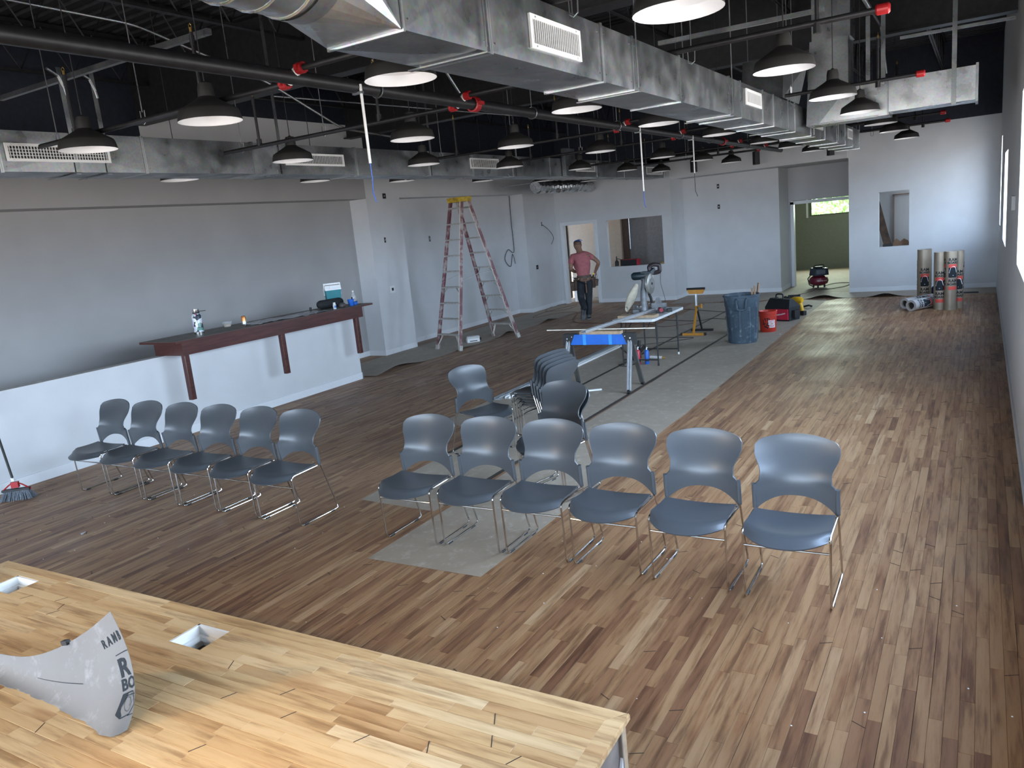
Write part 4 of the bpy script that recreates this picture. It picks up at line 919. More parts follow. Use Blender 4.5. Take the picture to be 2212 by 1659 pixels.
# ------------------------------------------------------------------ sawhorse with boards
kb = mat('sawhorse_blue', (.0,.12,.55), .45, var=.06); tp = mat('masking_tape_blue', (.03,.30,.85), .5)
SH = thing('sawhorse', 'blue folding sawhorse with grey metal legs and blue tape wraps', 'sawhorse', (9.26, 4.33, 0), .04)
bm_ = MB().prism([(-.35,0),(.35,0),(.41,.105),(-.41,.105)][::1], -.03, .03, Matrix(((0,0,1,0),(1,0,0,0),(0,1,0,.64),(0,0,0,1))))
# blue beam: wider at the bottom
bm_ = MB().add([(-.034,-.43,.605),(-.034,.43,.605),(-.034,.36,.745),(-.034,-.36,.745),(.034,-.43,.605),(.034,.43,.605),(.034,.36,.745),(.034,-.36,.745)], [(0,3,2,1),(4,5,6,7),(0,1,5,4),(3,7,6,2),(1,2,6,5),(0,4,7,3)])
obj('beam', bm_, kb, SH)
for s in (-1, 1):
    obj('bracket', MB().prism([(.34*s,.112),(.51*s,.112),(.515*s,-.04),(.41*s,-.045)][::s], -.042, .042, Matrix(((0,0,1,0),(1,0,0,0),(0,1,0,.64),(0,0,0,1)))), M['rubber'], SH)
    for t in (-1, 1):
        a = (.02*t, .44*s, .66); b = (.26*t, (.47+.0)*s, .04); lg = obj('leg', MB().bar(a, b, .03, .060, (0, 1, 0)).bar((a[0]-.018, a[1]-.018, a[2]), (b[0]-.018, b[1]-.018, b[2]), .010, .016, (0, 1, 0)).bar((a[0]-.018, a[1]+.018, a[2]), (b[0]-.018, b[1]+.018, b[2]), .010, .016, (0, 1, 0)), M['alu'] if t < 0 else M['galv'], SH)
        obj('foot', MB().bar(b, (.285*t, .475*s, 0.0), .05, .034, (0, 1, 0)), M['rubber'], lg)
    obj('leg_stay', MB().bar((-.13, .456*s, .35), (.13, .456*s, .35), .018, .003), M['galv'], SH)
    bo = MB().tube([(-.046, .45*s, .69), (-.040, .45*s, .69)], .010, 10).tube([(-.046, .38*s, .715), (-.040, .38*s, .715)], .007, 10); obj('bolt', bo, M['alu'], SH)
obj('leg_clip', MB().box(-.165, -.135, -.485, -.44, .27, .33), kb, SH)
for y_ in (-.17, .20): obj('tape_wrap', MB().box(-.036, .036, y_-.022, y_+.022, .603, .748).box(-.0365, -.034, y_-.024, y_+.02, .70, .775 if y_ < 0 else .742), tp, SH)
tx = text_mb('KREG TOOL', .035, fn=lambda x, y: (-.0335, -x, .70+y)); obj('lettering', tx, mat('dark_blue_print', (.0,.05,.28), .6), SH)
obj('timber_batten', MB().bar((9.27, 4.60, .765), (9.25, 4.00, .765), .09, .04), ply, tag=('short pale timber plank resting on the blue sawhorse', 'board'))
obj('thin_stick', MB().bar((9.30, 5.13, .797), (9.36, 3.58, .797), .020, .012), mat('pale_stick', (.72,.66,.55), .6), tag=('long thin pale strip lying across the top of the sawhorse', 'strip'))
def channel(name, lab, pts, w_=.045, h_=.022, m='alu', cat='channel'):
    a, b = V(pts[0]), V(pts[1]); d = (b-a).normalized(); s = d.cross(V((0,0,1))).normalized(); u = s.cross(d)
    t = thing(name, lab, cat, tuple((a+b)/2)); c = (a+b)/2
    q = MB().bar(a-c, b-c, w_, .003).bar(a-c+s*w_/2+u*h_/2, b-c+s*w_/2+u*h_/2, .003, h_).bar(a-c-s*w_/2+u*h_/2, b-c-s*w_/2+u*h_/2, .003, h_)
    obj('profile', q, M[m], t); obj('edge_strip', MB().bar(a-c+s*(w_/2+.002)+u*h_, b-c+s*(w_/2+.002)+u*h_, .012, .003), M['white_paint'], t)
channel('aluminium_channel', 'silver aluminium channel bridging from the sawhorse up to the mitre saw', ((8.98, 4.42, .80), (11.35, 4.235, .79)), .075, .03)
channel('floor_channel', 'long silver channel lying on the floor behind the chairs, passing under the sawhorse', ((8.42, 5.50, .004), (12.75, 5.50, .004)), .09, .035)
channel('floor_channel', 'white channel strip lying next to the long silver one on the floor', ((8.50, 5.39, .004), (12.4, 5.40, .004)), .06, .03, 'white_paint')
obj('white_offcut', MB().bar((9.04, 4.48, .012), (9.16, 4.30, .012), .03, .02), M['white_pl'], tag=('small white offcut on the paper right of the two stacked chairs', 'offcut'))

# ------------------------------------------------------------------ roller stand
og = mat('roller_orange', (.55,.24,.02), .45, var=.1)
RS = thing('roller_stand', 'orange and black folding roller stand standing left of the grey bin', 'stand', (13.8, 4.44, 0))
obj('foot', MB().box(-.30, -.25, -.20, .20, .0, .045), og, RS); obj('foot', MB().box(.22, .27, -.21, .21, 0, .04), M['rubber'], RS)
obj('foot_cap', MB().box(-.305, -.245, -.235, -.20, 0, .05).box(-.305, -.245, .20, .235, 0, .05), M['rubber'], RS)
obj('leg', MB().bar((-.275, 0, .03), (-.02, 0, .50), .04, .03, (0,1,0)), og, RS); obj('leg', MB().bar((.245, 0, .03), (.0, 0, .48), .035, .025, (0,1,0)), M['rubber'], RS)
obj('post', MB().bar((-.02, 0, .42), (-.02, 0, .74), .03, .03), M['alu'], RS); obj('knob', MB().tube([(-.02, -.02, .50), (-.02, -.09, .50)], .012, 8).tube([(-.02, -.09, .46), (-.02, -.09, .54)], .018, 8), og, RS, True)
obj('roller_bracket', MB().prism([(-.16,.075),(-.12,0),(.12,0),(.16,.075)], -.035, .035, Matrix(((0,0,1,-.02),(1,0,0,0),(0,1,0,.73),(0,0,0,1)))), og, RS); obj('roller', MB().tube([(-.02, -.17, .82), (-.02, .17, .82)], .022, 12), M['rubber'], RS, True)

# ------------------------------------------------------------------ bin with offcuts
bn_m = mat('bin_grey', (.055,.085,.115), .6, var=.15, scale=8, dirt=((.20,.25,.29), 9, .56))
BN = thing('waste_bin', 'big dusty grey-blue plastic waste bin standing on the paper', 'bin', (12.83, 3.37, 0), .45)
pr_ = [(.001, .01), (.225, .0), (.232, .02), (.262, .60), (.275, .62), (.283, .76), (.297, .765), (.300, .79), (.290, .80), (.272, .79), (.255, .60), (.222, .03), (.001, .03)]
obj('tub', MB().lathe(pr_, None, 40), bn_m, BN, True)
for a in (PI*.93, 0-PI*.07):
    hd = MB(); Rm = Matrix.Rotation(a, 4, 'Z')
    hd.tube([tuple(Rm @ V(p)) for p in fillet([(.27, -.08, .745), (.325, -.075, .73), (.318, -.065, .575), (.318, .065, .575), (.325, .075, .73), (.27, .08, .745)], .03)], .015, 8)
    obj('handle', hd, bn_m, BN, True)
rb = MB()
for k in range(10):
    a = 2*PI*k/10+.3; c, s = math.cos(a), math.sin(a); rb.bar((.236*c, .236*s, .04), (.262*c, .262*s, .60), .03, .012, (c, s, 0))
obj('ribs', rb, bn_m, BN)
for i, (a, b, w_) in enumerate((((12.98, 3.25, .10), (13.06, 3.14, .95), .05), ((12.95, 3.18, .10), (12.99, 3.19, .91), .035), ((12.92, 3.22, .10), (12.93, 3.22, .88), .03))):
    obj('wood_offcut', MB().bar(a, b, w_, .018), mat('old_wood', (.30,.20,.13), .7, var=.4, scale=9) if i == 0 else bpy.data.materials['old_wood'], tag=(['tallest timber offcut sticking out of the grey bin', 'middle timber offcut sticking out of the grey bin', 'shortest timber offcut sticking out of the grey bin'][i], 'offcut', 'timber offcuts in the bin'))
# red bucket
bk_m = mat('bucket_red', (.50,.035,.02), .45, var=.12, scale=6)
BK = thing('bucket', 'red plastic bucket with a printed white label, right of the grey bin', 'bucket', (13.90, 3.20, 0))
obj('pail', MB().lathe([(.001, .006), (.128, 0), (.134, .01), (.146, .27), (.152, .275), (.152, .285), (.147, .29), (.148, .31), (.154, .315), (.156, .365), (.149, .37), (.143, .36), (.128, .02), (.001, .015)], None, 36), bk_m, BK, True)
def cyl(cx, a0, r0): return lambda x, y: (r0(y)*math.cos(a0+(x+cx)/r0(y)), r0(y)*math.sin(a0+(x+cx)/r0(y)), y)
rb_ = lambda y: .1355+.046*y
a_f = math.atan2(-3.2, -13.9)
def on_b(mb_pts, cx): 
    f = cyl(cx, a_f, lambda y: rb_(y)+.0012); return f
lb = MB(); f = on_b(None, .075)
for (x0, x1, z0, z1) in ((-.07, .055, .165, .215), (-.07, .055, .135, .160), (-.055, .055, .08, .132)):
    n_ = 8; vs_ = [f(x0+(x1-x0)*i/n_, z) for i in range(n_+1) for z in (z0, z1)]; lb.add(vs_, [(2*i, 2*i+2, 2*i+3, 2*i+1) for i in range(n_)])
obj('white_label', lb, M['white_print'], BK)
tb_ = MB(); f2 = cyl(.07, a_f, lambda y: rb_(y)+.0026)
for txt, z in (("LET'S", .19), ('DO', .147), ('THIS', .106)):
    m_ = text_mb(txt, .042 if txt != 'DO' else .028, fn=lambda x, y, z=z: f2(x, y+z), bold=.001); tb_.add(m_.v, m_.f)
obj('lettering', tb_, bk_m, BK)
sm2 = MB(); f3 = cyl(-.045, a_f, lambda y: rb_(y)+.001); rd = random.Random(6)
for _ in range(22):
    x0, z0 = rd.uniform(-.06, .06), rd.uniform(.07, .24); vs_ = [f3(x0, z0), f3(x0+rd.uniform(.01,.03), z0+rd.uniform(-.01,.01)), f3(x0+rd.uniform(.01,.03), z0+.02), f3(x0, z0+rd.uniform(.01,.03))]; sm2.add(vs_, [(0,1,2,3)])
obj('printed_picture', sm2, M['print'], BK)
# tool bags
TBg = thing('tool_bag', 'black tool bag with a red front pocket on the floor beyond the bucket', 'bag', (15.27, 3.24, 0), -.42)
tbm = MB().add([(-.16,-.26,0),(.16,-.26,0),(.16,.26,0),(-.16,.26,0),(-.17,-.27,.26),(.17,-.27,.26),(.17,.27,.26),(-.17,.27,.26),(-.05,-.20,.40),(.05,-.20,.40),(.05,.24,.42),(-.05,.24,.42)], [(3,2,1,0),(0,1,5,4),(1,2,6,5),(2,3,7,6),(3,0,4,7),(4,5,9,8),(5,6,10,9),(6,7,11,10),(7,4,8,11),(8,9,10,11)])
obj('bag_body', tbm, bl, TBg)
rp_ = mat('red_fabric', (.62,.02,.06), .7, var=.08, scale=60)
obj('red_pocket', MB().box(-.185, -.165, -.25, .04, .03, .23), rp_, TBg); obj('side_pocket', MB().box(-.19, -.165, .06, .16, .03, .20), M['rubber'], TBg); obj('side_pocket', MB().box(-.08, .08, -.33, -.27, .06, .20), M['rubber'], TBg)
obj('carry_handle', MB().tube(fillet([(-.05, -.06, .38), (-.04, -.05, .50), (-.04, .10, .50), (-.05, .11, .38)], .04), .014, 8), M['rubber'], TBg, True)
lg = text_mb('Milwaukee', .042, fn=lambda x, y: (-.1862, -.105-x, .135+y+.22*x), bold=.0012); obj('logo', lg, M['white_print'], TBg)
B2 = thing('open_tool_bag', 'black open-topped tool bag standing directly behind the red-fronted one', 'bag', (16.1, 3.35, 0), -.3)
obj('bag_body', MB().add([(-.14,-.26,0),(.14,-.26,0),(.14,.26,0),(-.14,.26,0),(-.16,-.28,.30),(.16,-.28,.30),(.15,.27,.24),(-.15,.27,.27)], [(3,2,1,0),(0,1,5,4),(1,2,6,5),(2,3,7,6),(3,0,4,7),(4,5,6,7)]), bl, B2)
obj('tools', MB().bar((-.05,-.15,.25), (-.07,-.10,.36), .03, .03).bar((.04,.05,.25), (.02,.0,.34), .05, .05).bar((0,.16,.22), (.03,.20,.33), .03, .05), M['rubber'], B2)
yd = mat('tool_yellow', (.75,.42,.02), .45, var=.08)
D2 = thing('yellow_drill', 'yellow power tool lying against the black tool bags', 'drill', (15.85, 3.08, .16), -.4)
obj('tool_body', MB().tube([(0, .16, .12), (0, .06, .14), (0, -.08, .14), (0, -.12, .13)], [.04, .065, .065, .045], 12), yd, D2, True); obj('tool_grip', MB().tube([(0, -.06, .10), (0, -.10, -.01), (.0, -.11, -.07)], [.045, .035, .04], 10), yd, D2, True); obj('battery', MB().box(-.05, .05, -.17, -.05, -.16, -.07), M['rubber'], D2)
B3 = thing('tool_pouch', 'slumped black tool pouch with pale fittings at the far end of the bags', 'bag', (17.0, 3.38, 0), .2)
obj('pouch', MB().add([(-.12,-.18,0),(.12,-.2,0),(.14,.2,0),(-.12,.2,0),(-.07,-.10,.20),(.08,-.14,.26),(.10,.10,.26),(-.06,.14,.18)], [(3,2,1,0),(0,1,5,4),(1,2,6,5),(2,3,7,6),(3,0,4,7),(4,5,6,7)]), bl, B3); obj('strap', MB().tube([(-.10,-.20,.02),(-.16,-.30,.05),(-.10,-.36,.02)], .02, 6), bl, B3, True); obj('fittings', MB().box(-.13,-.10,-.06,-.0,.08,.13).box(-.12,-.10,.06,.10,.05,.08), M['white_pl'], B3)

# ------------------------------------------------------------------ compressor in the far doorway
CP = thing('air_compressor', 'small dark red pancake air compressor with a black motor cover in the far doorway', 'compressor', (20.75, 3.50, 0), .6)
mr = mat('maroon_tank', (.16,.012,.03), .35, var=.15)
obj('tank', MB().lathe([(.001, .05), (.10, .05), (.21, .10), (.235, .17), (.21, .25), (.12, .30), (.001, .31)], None, 28), mr, CP, True)
obj('motor_cover', MB().add([(-.16,-.19,.31),(.16,-.19,.31),(.16,.17,.31),(-.16,.17,.31),(-.15,-.18,.48),(.13,-.18,.50),(.13,.15,.50),(-.15,.15,.48)], [(3,2,1,0),(0,1,5,4),(1,2,6,5),(2,3,7,6),(3,0,4,7),(4,5,6,7)]), mat('navy_plastic', (.02,.03,.05), .5), CP)
obj('control_panel', MB().box(-.172, -.158, -.10, .13, .35, .45), mat('panel_grey', (.12,.14,.16), .4), CP)
obj('carry_handle', MB().tube(fillet([(-.02, -.14, .48), (-.02, -.13, .56), (-.02, .12, .56), (-.02, .13, .48)], .04), .014, 8), M['rubber'], CP, True); obj('manifold', MB().box(-.12, .10, -.12, .10, .50, .53), M['rubber'], CP)
for a in (.5, 2.6, 4.7): obj('foot', MB().tube([(.15*math.cos(a), .15*math.sin(a), 0), (.15*math.cos(a), .15*math.sin(a), .09)], .022, 8), M['rubber'], CP)
obj('tank_hose', MB().tube([(0, .20, .33), (-.05, .30, .25), (-.06, .27, .10), (-.05, .18, .05)], .014, 8), M['rubber'], CP, True)
lg = text_mb('PORTER CABLE', .035, fn=lambda x, y: (-math.sqrt(max(0, .240**2-x*x)), -x, .18+y), bold=.0006); obj('lettering', lg, M['white_print'], CP)
hose = [(20.62, 3.55, .01), (20.1, 3.35, .012), (20.6, 2.9, .012), (21.4, 2.85, .012), (21.5, 3.2, .012), (21.0, 3.4, .012)]
def cat_rom(p, k=8):
    P = [V(q) for q in p]; P = [P[0]]+P+[P[-1]]; out = []
    for i in range(1, len(P)-2):
        for t in range(k):
            u = t/k; out.append(.5*((2*P[i])+(P[i+1]-P[i-1])*u+(2*P[i-1]-5*P[i]+4*P[i+1]-P[i+2])*u*u+(3*P[i]-P[i-1]-3*P[i+1]+P[i+2])*u**3))
    out.append(P[-2]); return out
def cord(lab, pts, m, r=.005, cat='cord', name='cord'): return obj(name, MB().tube(cat_rom(pts), r, 6), m, None, True, tag=(lab, cat))
red_c = mat('maroon_cord', (.11,.03,.025), .6); blk_c = M['rubber']
cord('olive air hose looped on the floor beside the compressor', hose, mat('olive_hose', (.06,.06,.03), .6), .008, 'hose', 'air_hose')
cord('dark red cord looping over the floor left of the walking man', [(19.2, 9.85, .006), (18.6, 10.0, .006), (17.6, 9.7, .006), (17.9, 9.2, .006), (18.8, 9.4, .006), (17.3, 9.6, .006), (16.4, 9.4, .006), (17.1, 9.1, .006), (17.2, 8.6, .006), (16.0, 8.1, .006), (15.4, 7.7, .006), (15.25, 7.0, .006), (15.0, 5.9, .006), (14.6, 5.4, .006), (15.0, 4.9, .006)], red_c)
cord('black cord running from the table towards the grey bin', [(17.3, 6.0, .006), (16.9, 5.3, .006), (16.6, 4.8, .006), (16.5, 4.2, .006), (16.2, 3.9, .006)], blk_c)
cord('black cord looped on the floor between the roller stand and the bin', [(15.7, 6.1, .006), (15.3, 5.0, .006), (15.6, 4.7, .006), (15.5, 4.4, .006), (15.9, 4.5, .006), (16.3, 4.3, .006), (16.4, 3.9, .006)], blk_c)
cord('black cord on the floor under the folding table and roller stand', [(11.2, 4.6, .006), (12.4, 5.4, .006), (13.2, 5.5, .006), (13.3, 4.8, .006), (13.25, 4.35, .006), (12.9, 4.6, .006), (12.6, 5.0, .006), (12.3, 5.1, .006)], blk_c)
cord('dark red cord leading from the bags to the compressor', [(15.6, 4.2, .006), (17.0, 4.5, .006), (18.2, 4.35, .006), (18.9, 3.9, .006), (19.7, 3.55, .006), (20.5, 3.5, .006)], red_c)
cord('black cord hanging down behind the mitre saw from the pass-through window', [(19.13, 7.05, .94), (18.9, 7.0, .5), (18.3, 6.7, .02), (17.6, 6.9, .006), (17.3, 7.3, .006)], blk_c)
cord('black saw cable dropping from the folding table to the floor', [(11.0, 4.62, .80), (10.95, 4.66, .55), (10.98, 4.64, .25), (10.95, 4.60, .02), (10.8, 4.75, .006), (10.7, 4.6, .006), (10.9, 4.5, .006)], blk_c)
# ------------------------------------------------------------------ floor protection paper
pm = M['paper']
def sheet(name, lab, poly, z=.0016, seams=(), grp=None):
    cx = sum(p[0] for p in poly)/len(poly); cy = sum(p[1] for p in poly)/len(poly)
    t = thing(name, lab, 'paper', (cx, cy, 0), 0, grp)
    obj('paper', MB().prism([(x-cx, y-cy) for x, y in poly], .0004, z), pm, t)
    for a, b in seams: obj('tape_seam', MB().bar((a[0]-cx, a[1]-cy, z+.0006), (b[0]-cx, b[1]-cy, z+.0006), .05, .0006), M['tape'], t)
    return t
M['tape'] = mat('dark_tape', (.050,.042,.036), .6, var=.2)
rd = random.Random(1)
def wavy(a, b, n, amp): return [(a[0]+(b[0]-a[0])*i/n+rd.uniform(-amp, amp)*0, a[1]+(b[1]-a[1])*i/n+rd.uniform(-amp, amp)) for i in range(n+1)]
sheet('floor_paper', 'brown floor paper strip from under the nearer chairs to the tool bags', wavy((3.86, 2.785), (18.2, 2.90), 30, .012)+[(18.2, 3.84), (3.83, 3.76)], .0016, [((4.9, 3.83), (18.2, 3.84))], 'brown floor paper strips')
sheet('floor_paper', 'brown floor paper strip under the chair stack and the folding table', [(4.76, 3.845), (18.2, 3.845), (18.2, 4.72), (5.4, 4.71), (4.80, 4.68)], .0016, [((6.2, 4.72), (18.2, 4.73))], 'brown floor paper strips')
sheet('floor_paper', 'brown floor paper strip beside the silver floor channel', [(7.0, 4.735), (18.2, 4.735), (18.2, 5.62), (7.3, 5.60)], .0016, (), 'brown floor paper strips')
def curled(lab, x0, x1, y0, y1, edge, hum, axis, m=pm):
    # hum: list of (position, width, height) lifts along the given edge
    def P(u, v):
        x, y = x0+(x1-x0)*u, y0+(y1-y0)*v; z = .003
        s = x if axis == 'x' else y; e = (1-v if edge == 'y0' else u if edge == 'x1' else 1-u)
        for p, w_, h_ in hum: z += h_*math.exp(-((s-p)/w_)**2)*max(0, e-.45)**2*3.3
        return (x, y, z)
    n1, n2 = (80, 6) if axis == 'x' else (6, 80)
    return obj('floor_paper', MB().shell(P, n1, n2, .0012), m, None, True, tag=(lab, 'paper'))
curled('floor paper with a lifted edge along the foot of the left wall past the bar', 9.62, 19.0, 8.62, 9.97, 'y0', [(10.2, .5, .09), (13.9, .25, .07), (15.7, .3, .06), (12.2, .3, .03)], 'x')
curled('floor paper strip with lifted humps along the foot of the far wall', 18.35, 19.38, -.29, 6.6, 'x0', [(3.0, .25, .085), (1.75, .22, .075), (4.9, .3, .03)], 'y')
# ------------------------------------------------------------------ curled grey board on the stage
far_e = [(1.48, 4.8, .47), (1.488, 4.6, .48), (1.491, 4.297, .49), (1.495, 3.883, .53), (1.5, 3.631, .57), (1.525, 3.42, .64), (1.567, 3.224, .74), (1.599, 3.06, .85)]
near_e = [(1.36, 4.7, .456), (1.392, 4.086, .456), (1.412, 3.743, .456), (1.421, 3.523, .456), (1.419, 3.299, .456), (1.407, 3.07, .456), (1.392, 2.875, .456), (1.452, 2.842, .456)]
def pick(tab, u):
    t = u*(len(tab)-1); i = min(len(tab)-2, int(t)); f = t-i
    p0, p1, p2, p3 = (V(tab[max(0, i-1)]), V(tab[i]), V(tab[i+1]), V(tab[min(len(tab)-1, i+2)]))
    return .5*((2*p1)+(p2-p0)*f+(2*p0-5*p1+4*p2-p3)*f*f+(3*p1-p0-3*p2+p3)*f**3)
def boardP(u, v):
    a, b = pick(near_e, u), pick(far_e, u); k = u**3
    c = (a+b)/2 + V((.07*k+.03*(1-k), -.075*k, -.07*k-.01*(1-k)))
    p = a*(1-v)**2 + c*2*v*(1-v) + b*v*v
    if v < .001: p = p + V((.003*math.sin(37*u)+.003*math.sin(91*u)+.002*math.sin(177*u), 0, 0))
    return (p.x, p.y, max(p.z, .4535))
BD = thing('curled_board', 'grey printed protection board curling up off the pale platform', 'board')
obj('board_sheet', MB().shell(boardP, 60, 24, .0016), M['sheet'], BD, True)
def onboard(cu, cv, su, sv, off=.0025):
    def f(x, y):
        u = min(1, max(0, cu+x*su)); v = min(1, max(0, cv+y*sv)); e = .01
        p = V(boardP(u, v)); du = V(boardP(min(1, u+e), v))-V(boardP(max(0, u-e), v)); dv = V(boardP(u, min(1, v+e)))-V(boardP(u, max(0, v-e)))
        n = du.cross(dv).normalized(); toc = (V((0, 0, CAMZ))-p)
        if n.dot(toc) < 0: n = -n
        return tuple(p+n*off)
    return f
def clipped_text(txt, x0, size, f, lim):
    cu = bpy.data.curves.new('t', 'FONT'); cu.body = txt; cu.size = size; cu.offset = size*.03; cu.resolution_u = 2
    o = bpy.data.objects.new('t', cu); me = bpy.data.meshes.new_from_object(o)
    import bmesh
    bm = bmesh.new(); bm.from_mesh(me)
    bmesh.ops.bisect_plane(bm, geom=bm.verts[:]+bm.edges[:]+bm.faces[:], plane_co=(lim-x0, 0, 0), plane_no=(1, 0, 0), clear_outer=True)
    for _ in range(2): bmesh.ops.subdivide_edges(bm, edges=[e for e in bm.edges if e.calc_length() > size*.18], cuts=1); bmesh.ops.triangulate(bm, faces=bm.faces[:])
    mb = MB().add([f(v.co.x+x0, v.co.y) for v in bm.verts], [tuple(v.index for v in fc.verts) for fc in bm.faces if not bm.verts.index_update()]); bm.free()
    bpy.data.objects.remove(o); bpy.data.curves.remove(cu); bpy.data.meshes.remove(me); return mb
# text x runs along u (left to right) in units where 1 = full length
LU = 1/1.95
obj('small_lettering', clipped_text('R A M B', -.205, .052, onboard(1.0, .80, LU, 1.9), -.002), M['print'], BD)
obj('large_lettering', clipped_text('R', -.145, .175, onboard(1.0, .515, LU, 1.25), -.002), M['print'], BD)
obj('large_lettering', clipped_text('BO', -.150, .115, onboard(1.0, .395, LU, 1.25), -.002), M['print'], BD)
fl_ = onboard(1.0, .24, LU*1.35, 1.9)
lgm = MB()
hx = [(-.165, -.02), (-.105, .065), (-.02, .065), (.0-.003, .0), (-.05, -.04), (-.13, -.045)]
def strip(pts, w_):
    for (a, b), (c, d) in zip(pts, pts[1:]+pts[:1]):
        n_ = 6; L = math.hypot(c-a, d-b); nx, ny = -(d-b)/L*w_/2, (c-a)/L*w_/2
        vs_ = []
        for i in range(n_+1):
            x, y = a+(c-a)*i/n_, b+(d-b)*i/n_; vs_ += [fl_(x+nx, y+ny), fl_(x-nx, y-ny)]
        lgm.add(vs_, [(2*i, 2*i+2, 2*i+3, 2*i+1) for i in range(n_)])
strip(hx, .006)
for a in ([(-.165,-.02),(-.105,.065),(-.06,.065),(-.125,.01),(-.135,-.02),(-.12,-.035),(-.13,-.045)],):
    vs_ = [fl_(*p) for p in a]; cc_ = fl_(-.135, -.0); lgm.add(vs_+[cc_], [(i, (i+1) % len(a), len(a)) for i in range(len(a))])
ell = [(-.07+.03*math.cos(t*PI/7), .012+.034*math.sin(t*PI/7)) for t in range(14)]; strip(ell, .0025); strip([(-.04,.06),(-.055,.0),(-.01,.03)], .002)
obj('logo', lgm, M['print'], BD)
ln = MB()
for v0, uu in ((.335, (.93, 1.0)), (.15, (.955, 1.0)), (.70, (.93, 1.0))):
    vs_ = []; f_ = onboard(0, 0, 1, 1)
    for i in range(9): u = uu[0]+(uu[1]-uu[0])*i/8; vs_ += [f_(u, v0), f_(u, v0+.008)]
    ln.add(vs_, [(2*i, 2*i+2, 2*i+3, 2*i+1) for i in range(8)])
obj('printed_rules', ln, M['print'], BD)
vs_ = []; f_ = onboard(0, 0, 1, 1); l2 = MB()
for i in range(13): u = .53+.22*i/12; vs_ += [f_(u, .52), f_(u, .53)]
l2.add(vs_, [(2*i, 2*i+2, 2*i+3, 2*i+1) for i in range(12)]); obj('cut_guide', l2, M['print'], BD)
p_ = boardP(.765, 1.0); obj('binder_clip', MB().bar(V(p_)+V((0, .025, .0)), V(p_)+V((0, -.02, .012)), .02, .02), M['rubber'], BD)

# ------------------------------------------------------------------ broom by the half wall
BR = thing('broom', 'push broom with grey bristles and a red frame leaning on the white half wall', 'broom', (3.73, 8.40, 0))
bri = MB(); rd = random.Random(12)
for i in range(420):
    x, y = rd.uniform(-.135, .135), rd.uniform(-.022, .022); s = rd.uniform(-.03, .03); bri.bar((x*.85, y, .10), (x*1.15+s*.4, y*2.2+s, rd.uniform(.0, .012)), .0035, .0035)
Rb = Matrix.Rotation(-.85, 4, 'Z'); bri.v = [tuple(Rb @ V(p)) for p in bri.v]
props(obj('bristles', bri, mat('grey_bristle', (.16,.18,.21), .7, var=.5, scale=90), BR), kind='stuff')
hdm = MB().box(-.13, .13, -.025, .025, .095, .118); hdm.v = [tuple(Rb @ V(p)) for p in hdm.v]; obj('head', hdm, M['rubber'], BR)
wr = MB().tube(fillet([(-.14, 0, .10), (-.04, 0, .175), (.04, 0, .175), (.14, 0, .10)], .03), .007, 6).box(-.035, .035, -.02, .02, .13, .19); wr.v = [tuple(Rb @ V(p)) for p in wr.v]
obj('brace', wr, red, BR, True)
obj('socket', MB().tube([(.01, .03, .13), (.015, .06, .22)], .018, 8), M['white_pl'], BR)
obj('handle', MB().tube([(.01, .03, .14), (.035, .20, .68), (.065, .415, 1.42)], .013, 8), mat('black_handle', (.02,.02,.018), .35), BR, True)

# ------------------------------------------------------------------ rolls of protection board by the far wall
kraft = mat('kraft_roll', (.30,.24,.175), .38, .15, var=.12, scale=5); kpale = mat('roll_paper_grey', (.40,.38,.36), .6, var=.06)
def roll_prints(parent, r, H, ang, seed, M4=None, flip=1, kt='RAM'):
    rd = random.Random(seed); out = {'r': MB(), 'd': MB(), 'w': MB()}
    f = cyl(0, 0, lambda y: r+.0012); g = cyl(0, 0, lambda y: r+.0024)
    def patch(mb, x0, x1, z0, z1, fn):
        n_ = 8; vs_ = [fn(x0+(x1-x0)*i/n_, z) for i in range(n_+1) for z in (z0, z1)]; mb.add(vs_, [(2*i, 2*i+2, 2*i+3, 2*i+1) for i in range(n_)])
    for k in range(3):
        cx = k*2*PI*r/3+rd.uniform(-.02, .02); z0 = H*rd.choice((.28, .42, .5))
        q = lambda fn: (lambda x, y: fn(x+cx, y))
        patch(out['r'], -.075, .075, z0+.24, z0+.30, q(f)); patch(out['d'], -.075, .075, z0+.06, z0+.24, q(f)); patch(out['r'], -.075, .075, z0-.16, z0-.10, q(f)) if k != 1 else None
        for sg in (1, -1):
            pts = [(.045*math.cos(t)*sg, z0+.22+.04*math.sin(t)) for t in [PI*i/8 for i in range(9)]]+[(-.065*sg, z0+.15), (0, z0+.10), (.07*sg, z0+.06)]
            vs_ = []
            for i, (x, y) in enumerate(pts): vs_ += [q(g)(x-.004, y-.004), q(g)(x+.004, y+.004)]
            out['w'].add(vs_, [(2*i, 2*i+2, 2*i+3, 2*i+1) for i in range(len(pts)-1)])
        for txt, zz, sz in ((kt, z0+.0, .075), ('BOARD', z0-.06, .055), (kt, z0+.38, .075), ('BOARD', z0+.325, .055)):
            if zz+sz > H or zz < .03: continue
            m_ = text_mb(txt, sz, fn=lambda x, y, zz=zz: q(g)(x, y+zz), bold=.002); out['d'].add(m_.v, m_.f)
    for key, mm, nm_ in (('r', M['red_print'], 'red_print'), ('d', M['print'], 'dark_print'), ('w', M['white_print'], 'white_print')):
        o = obj(nm_, out[key], mm, parent); o['kind'] = 'stuff'; o.rotation_euler = (0, 0, ang)
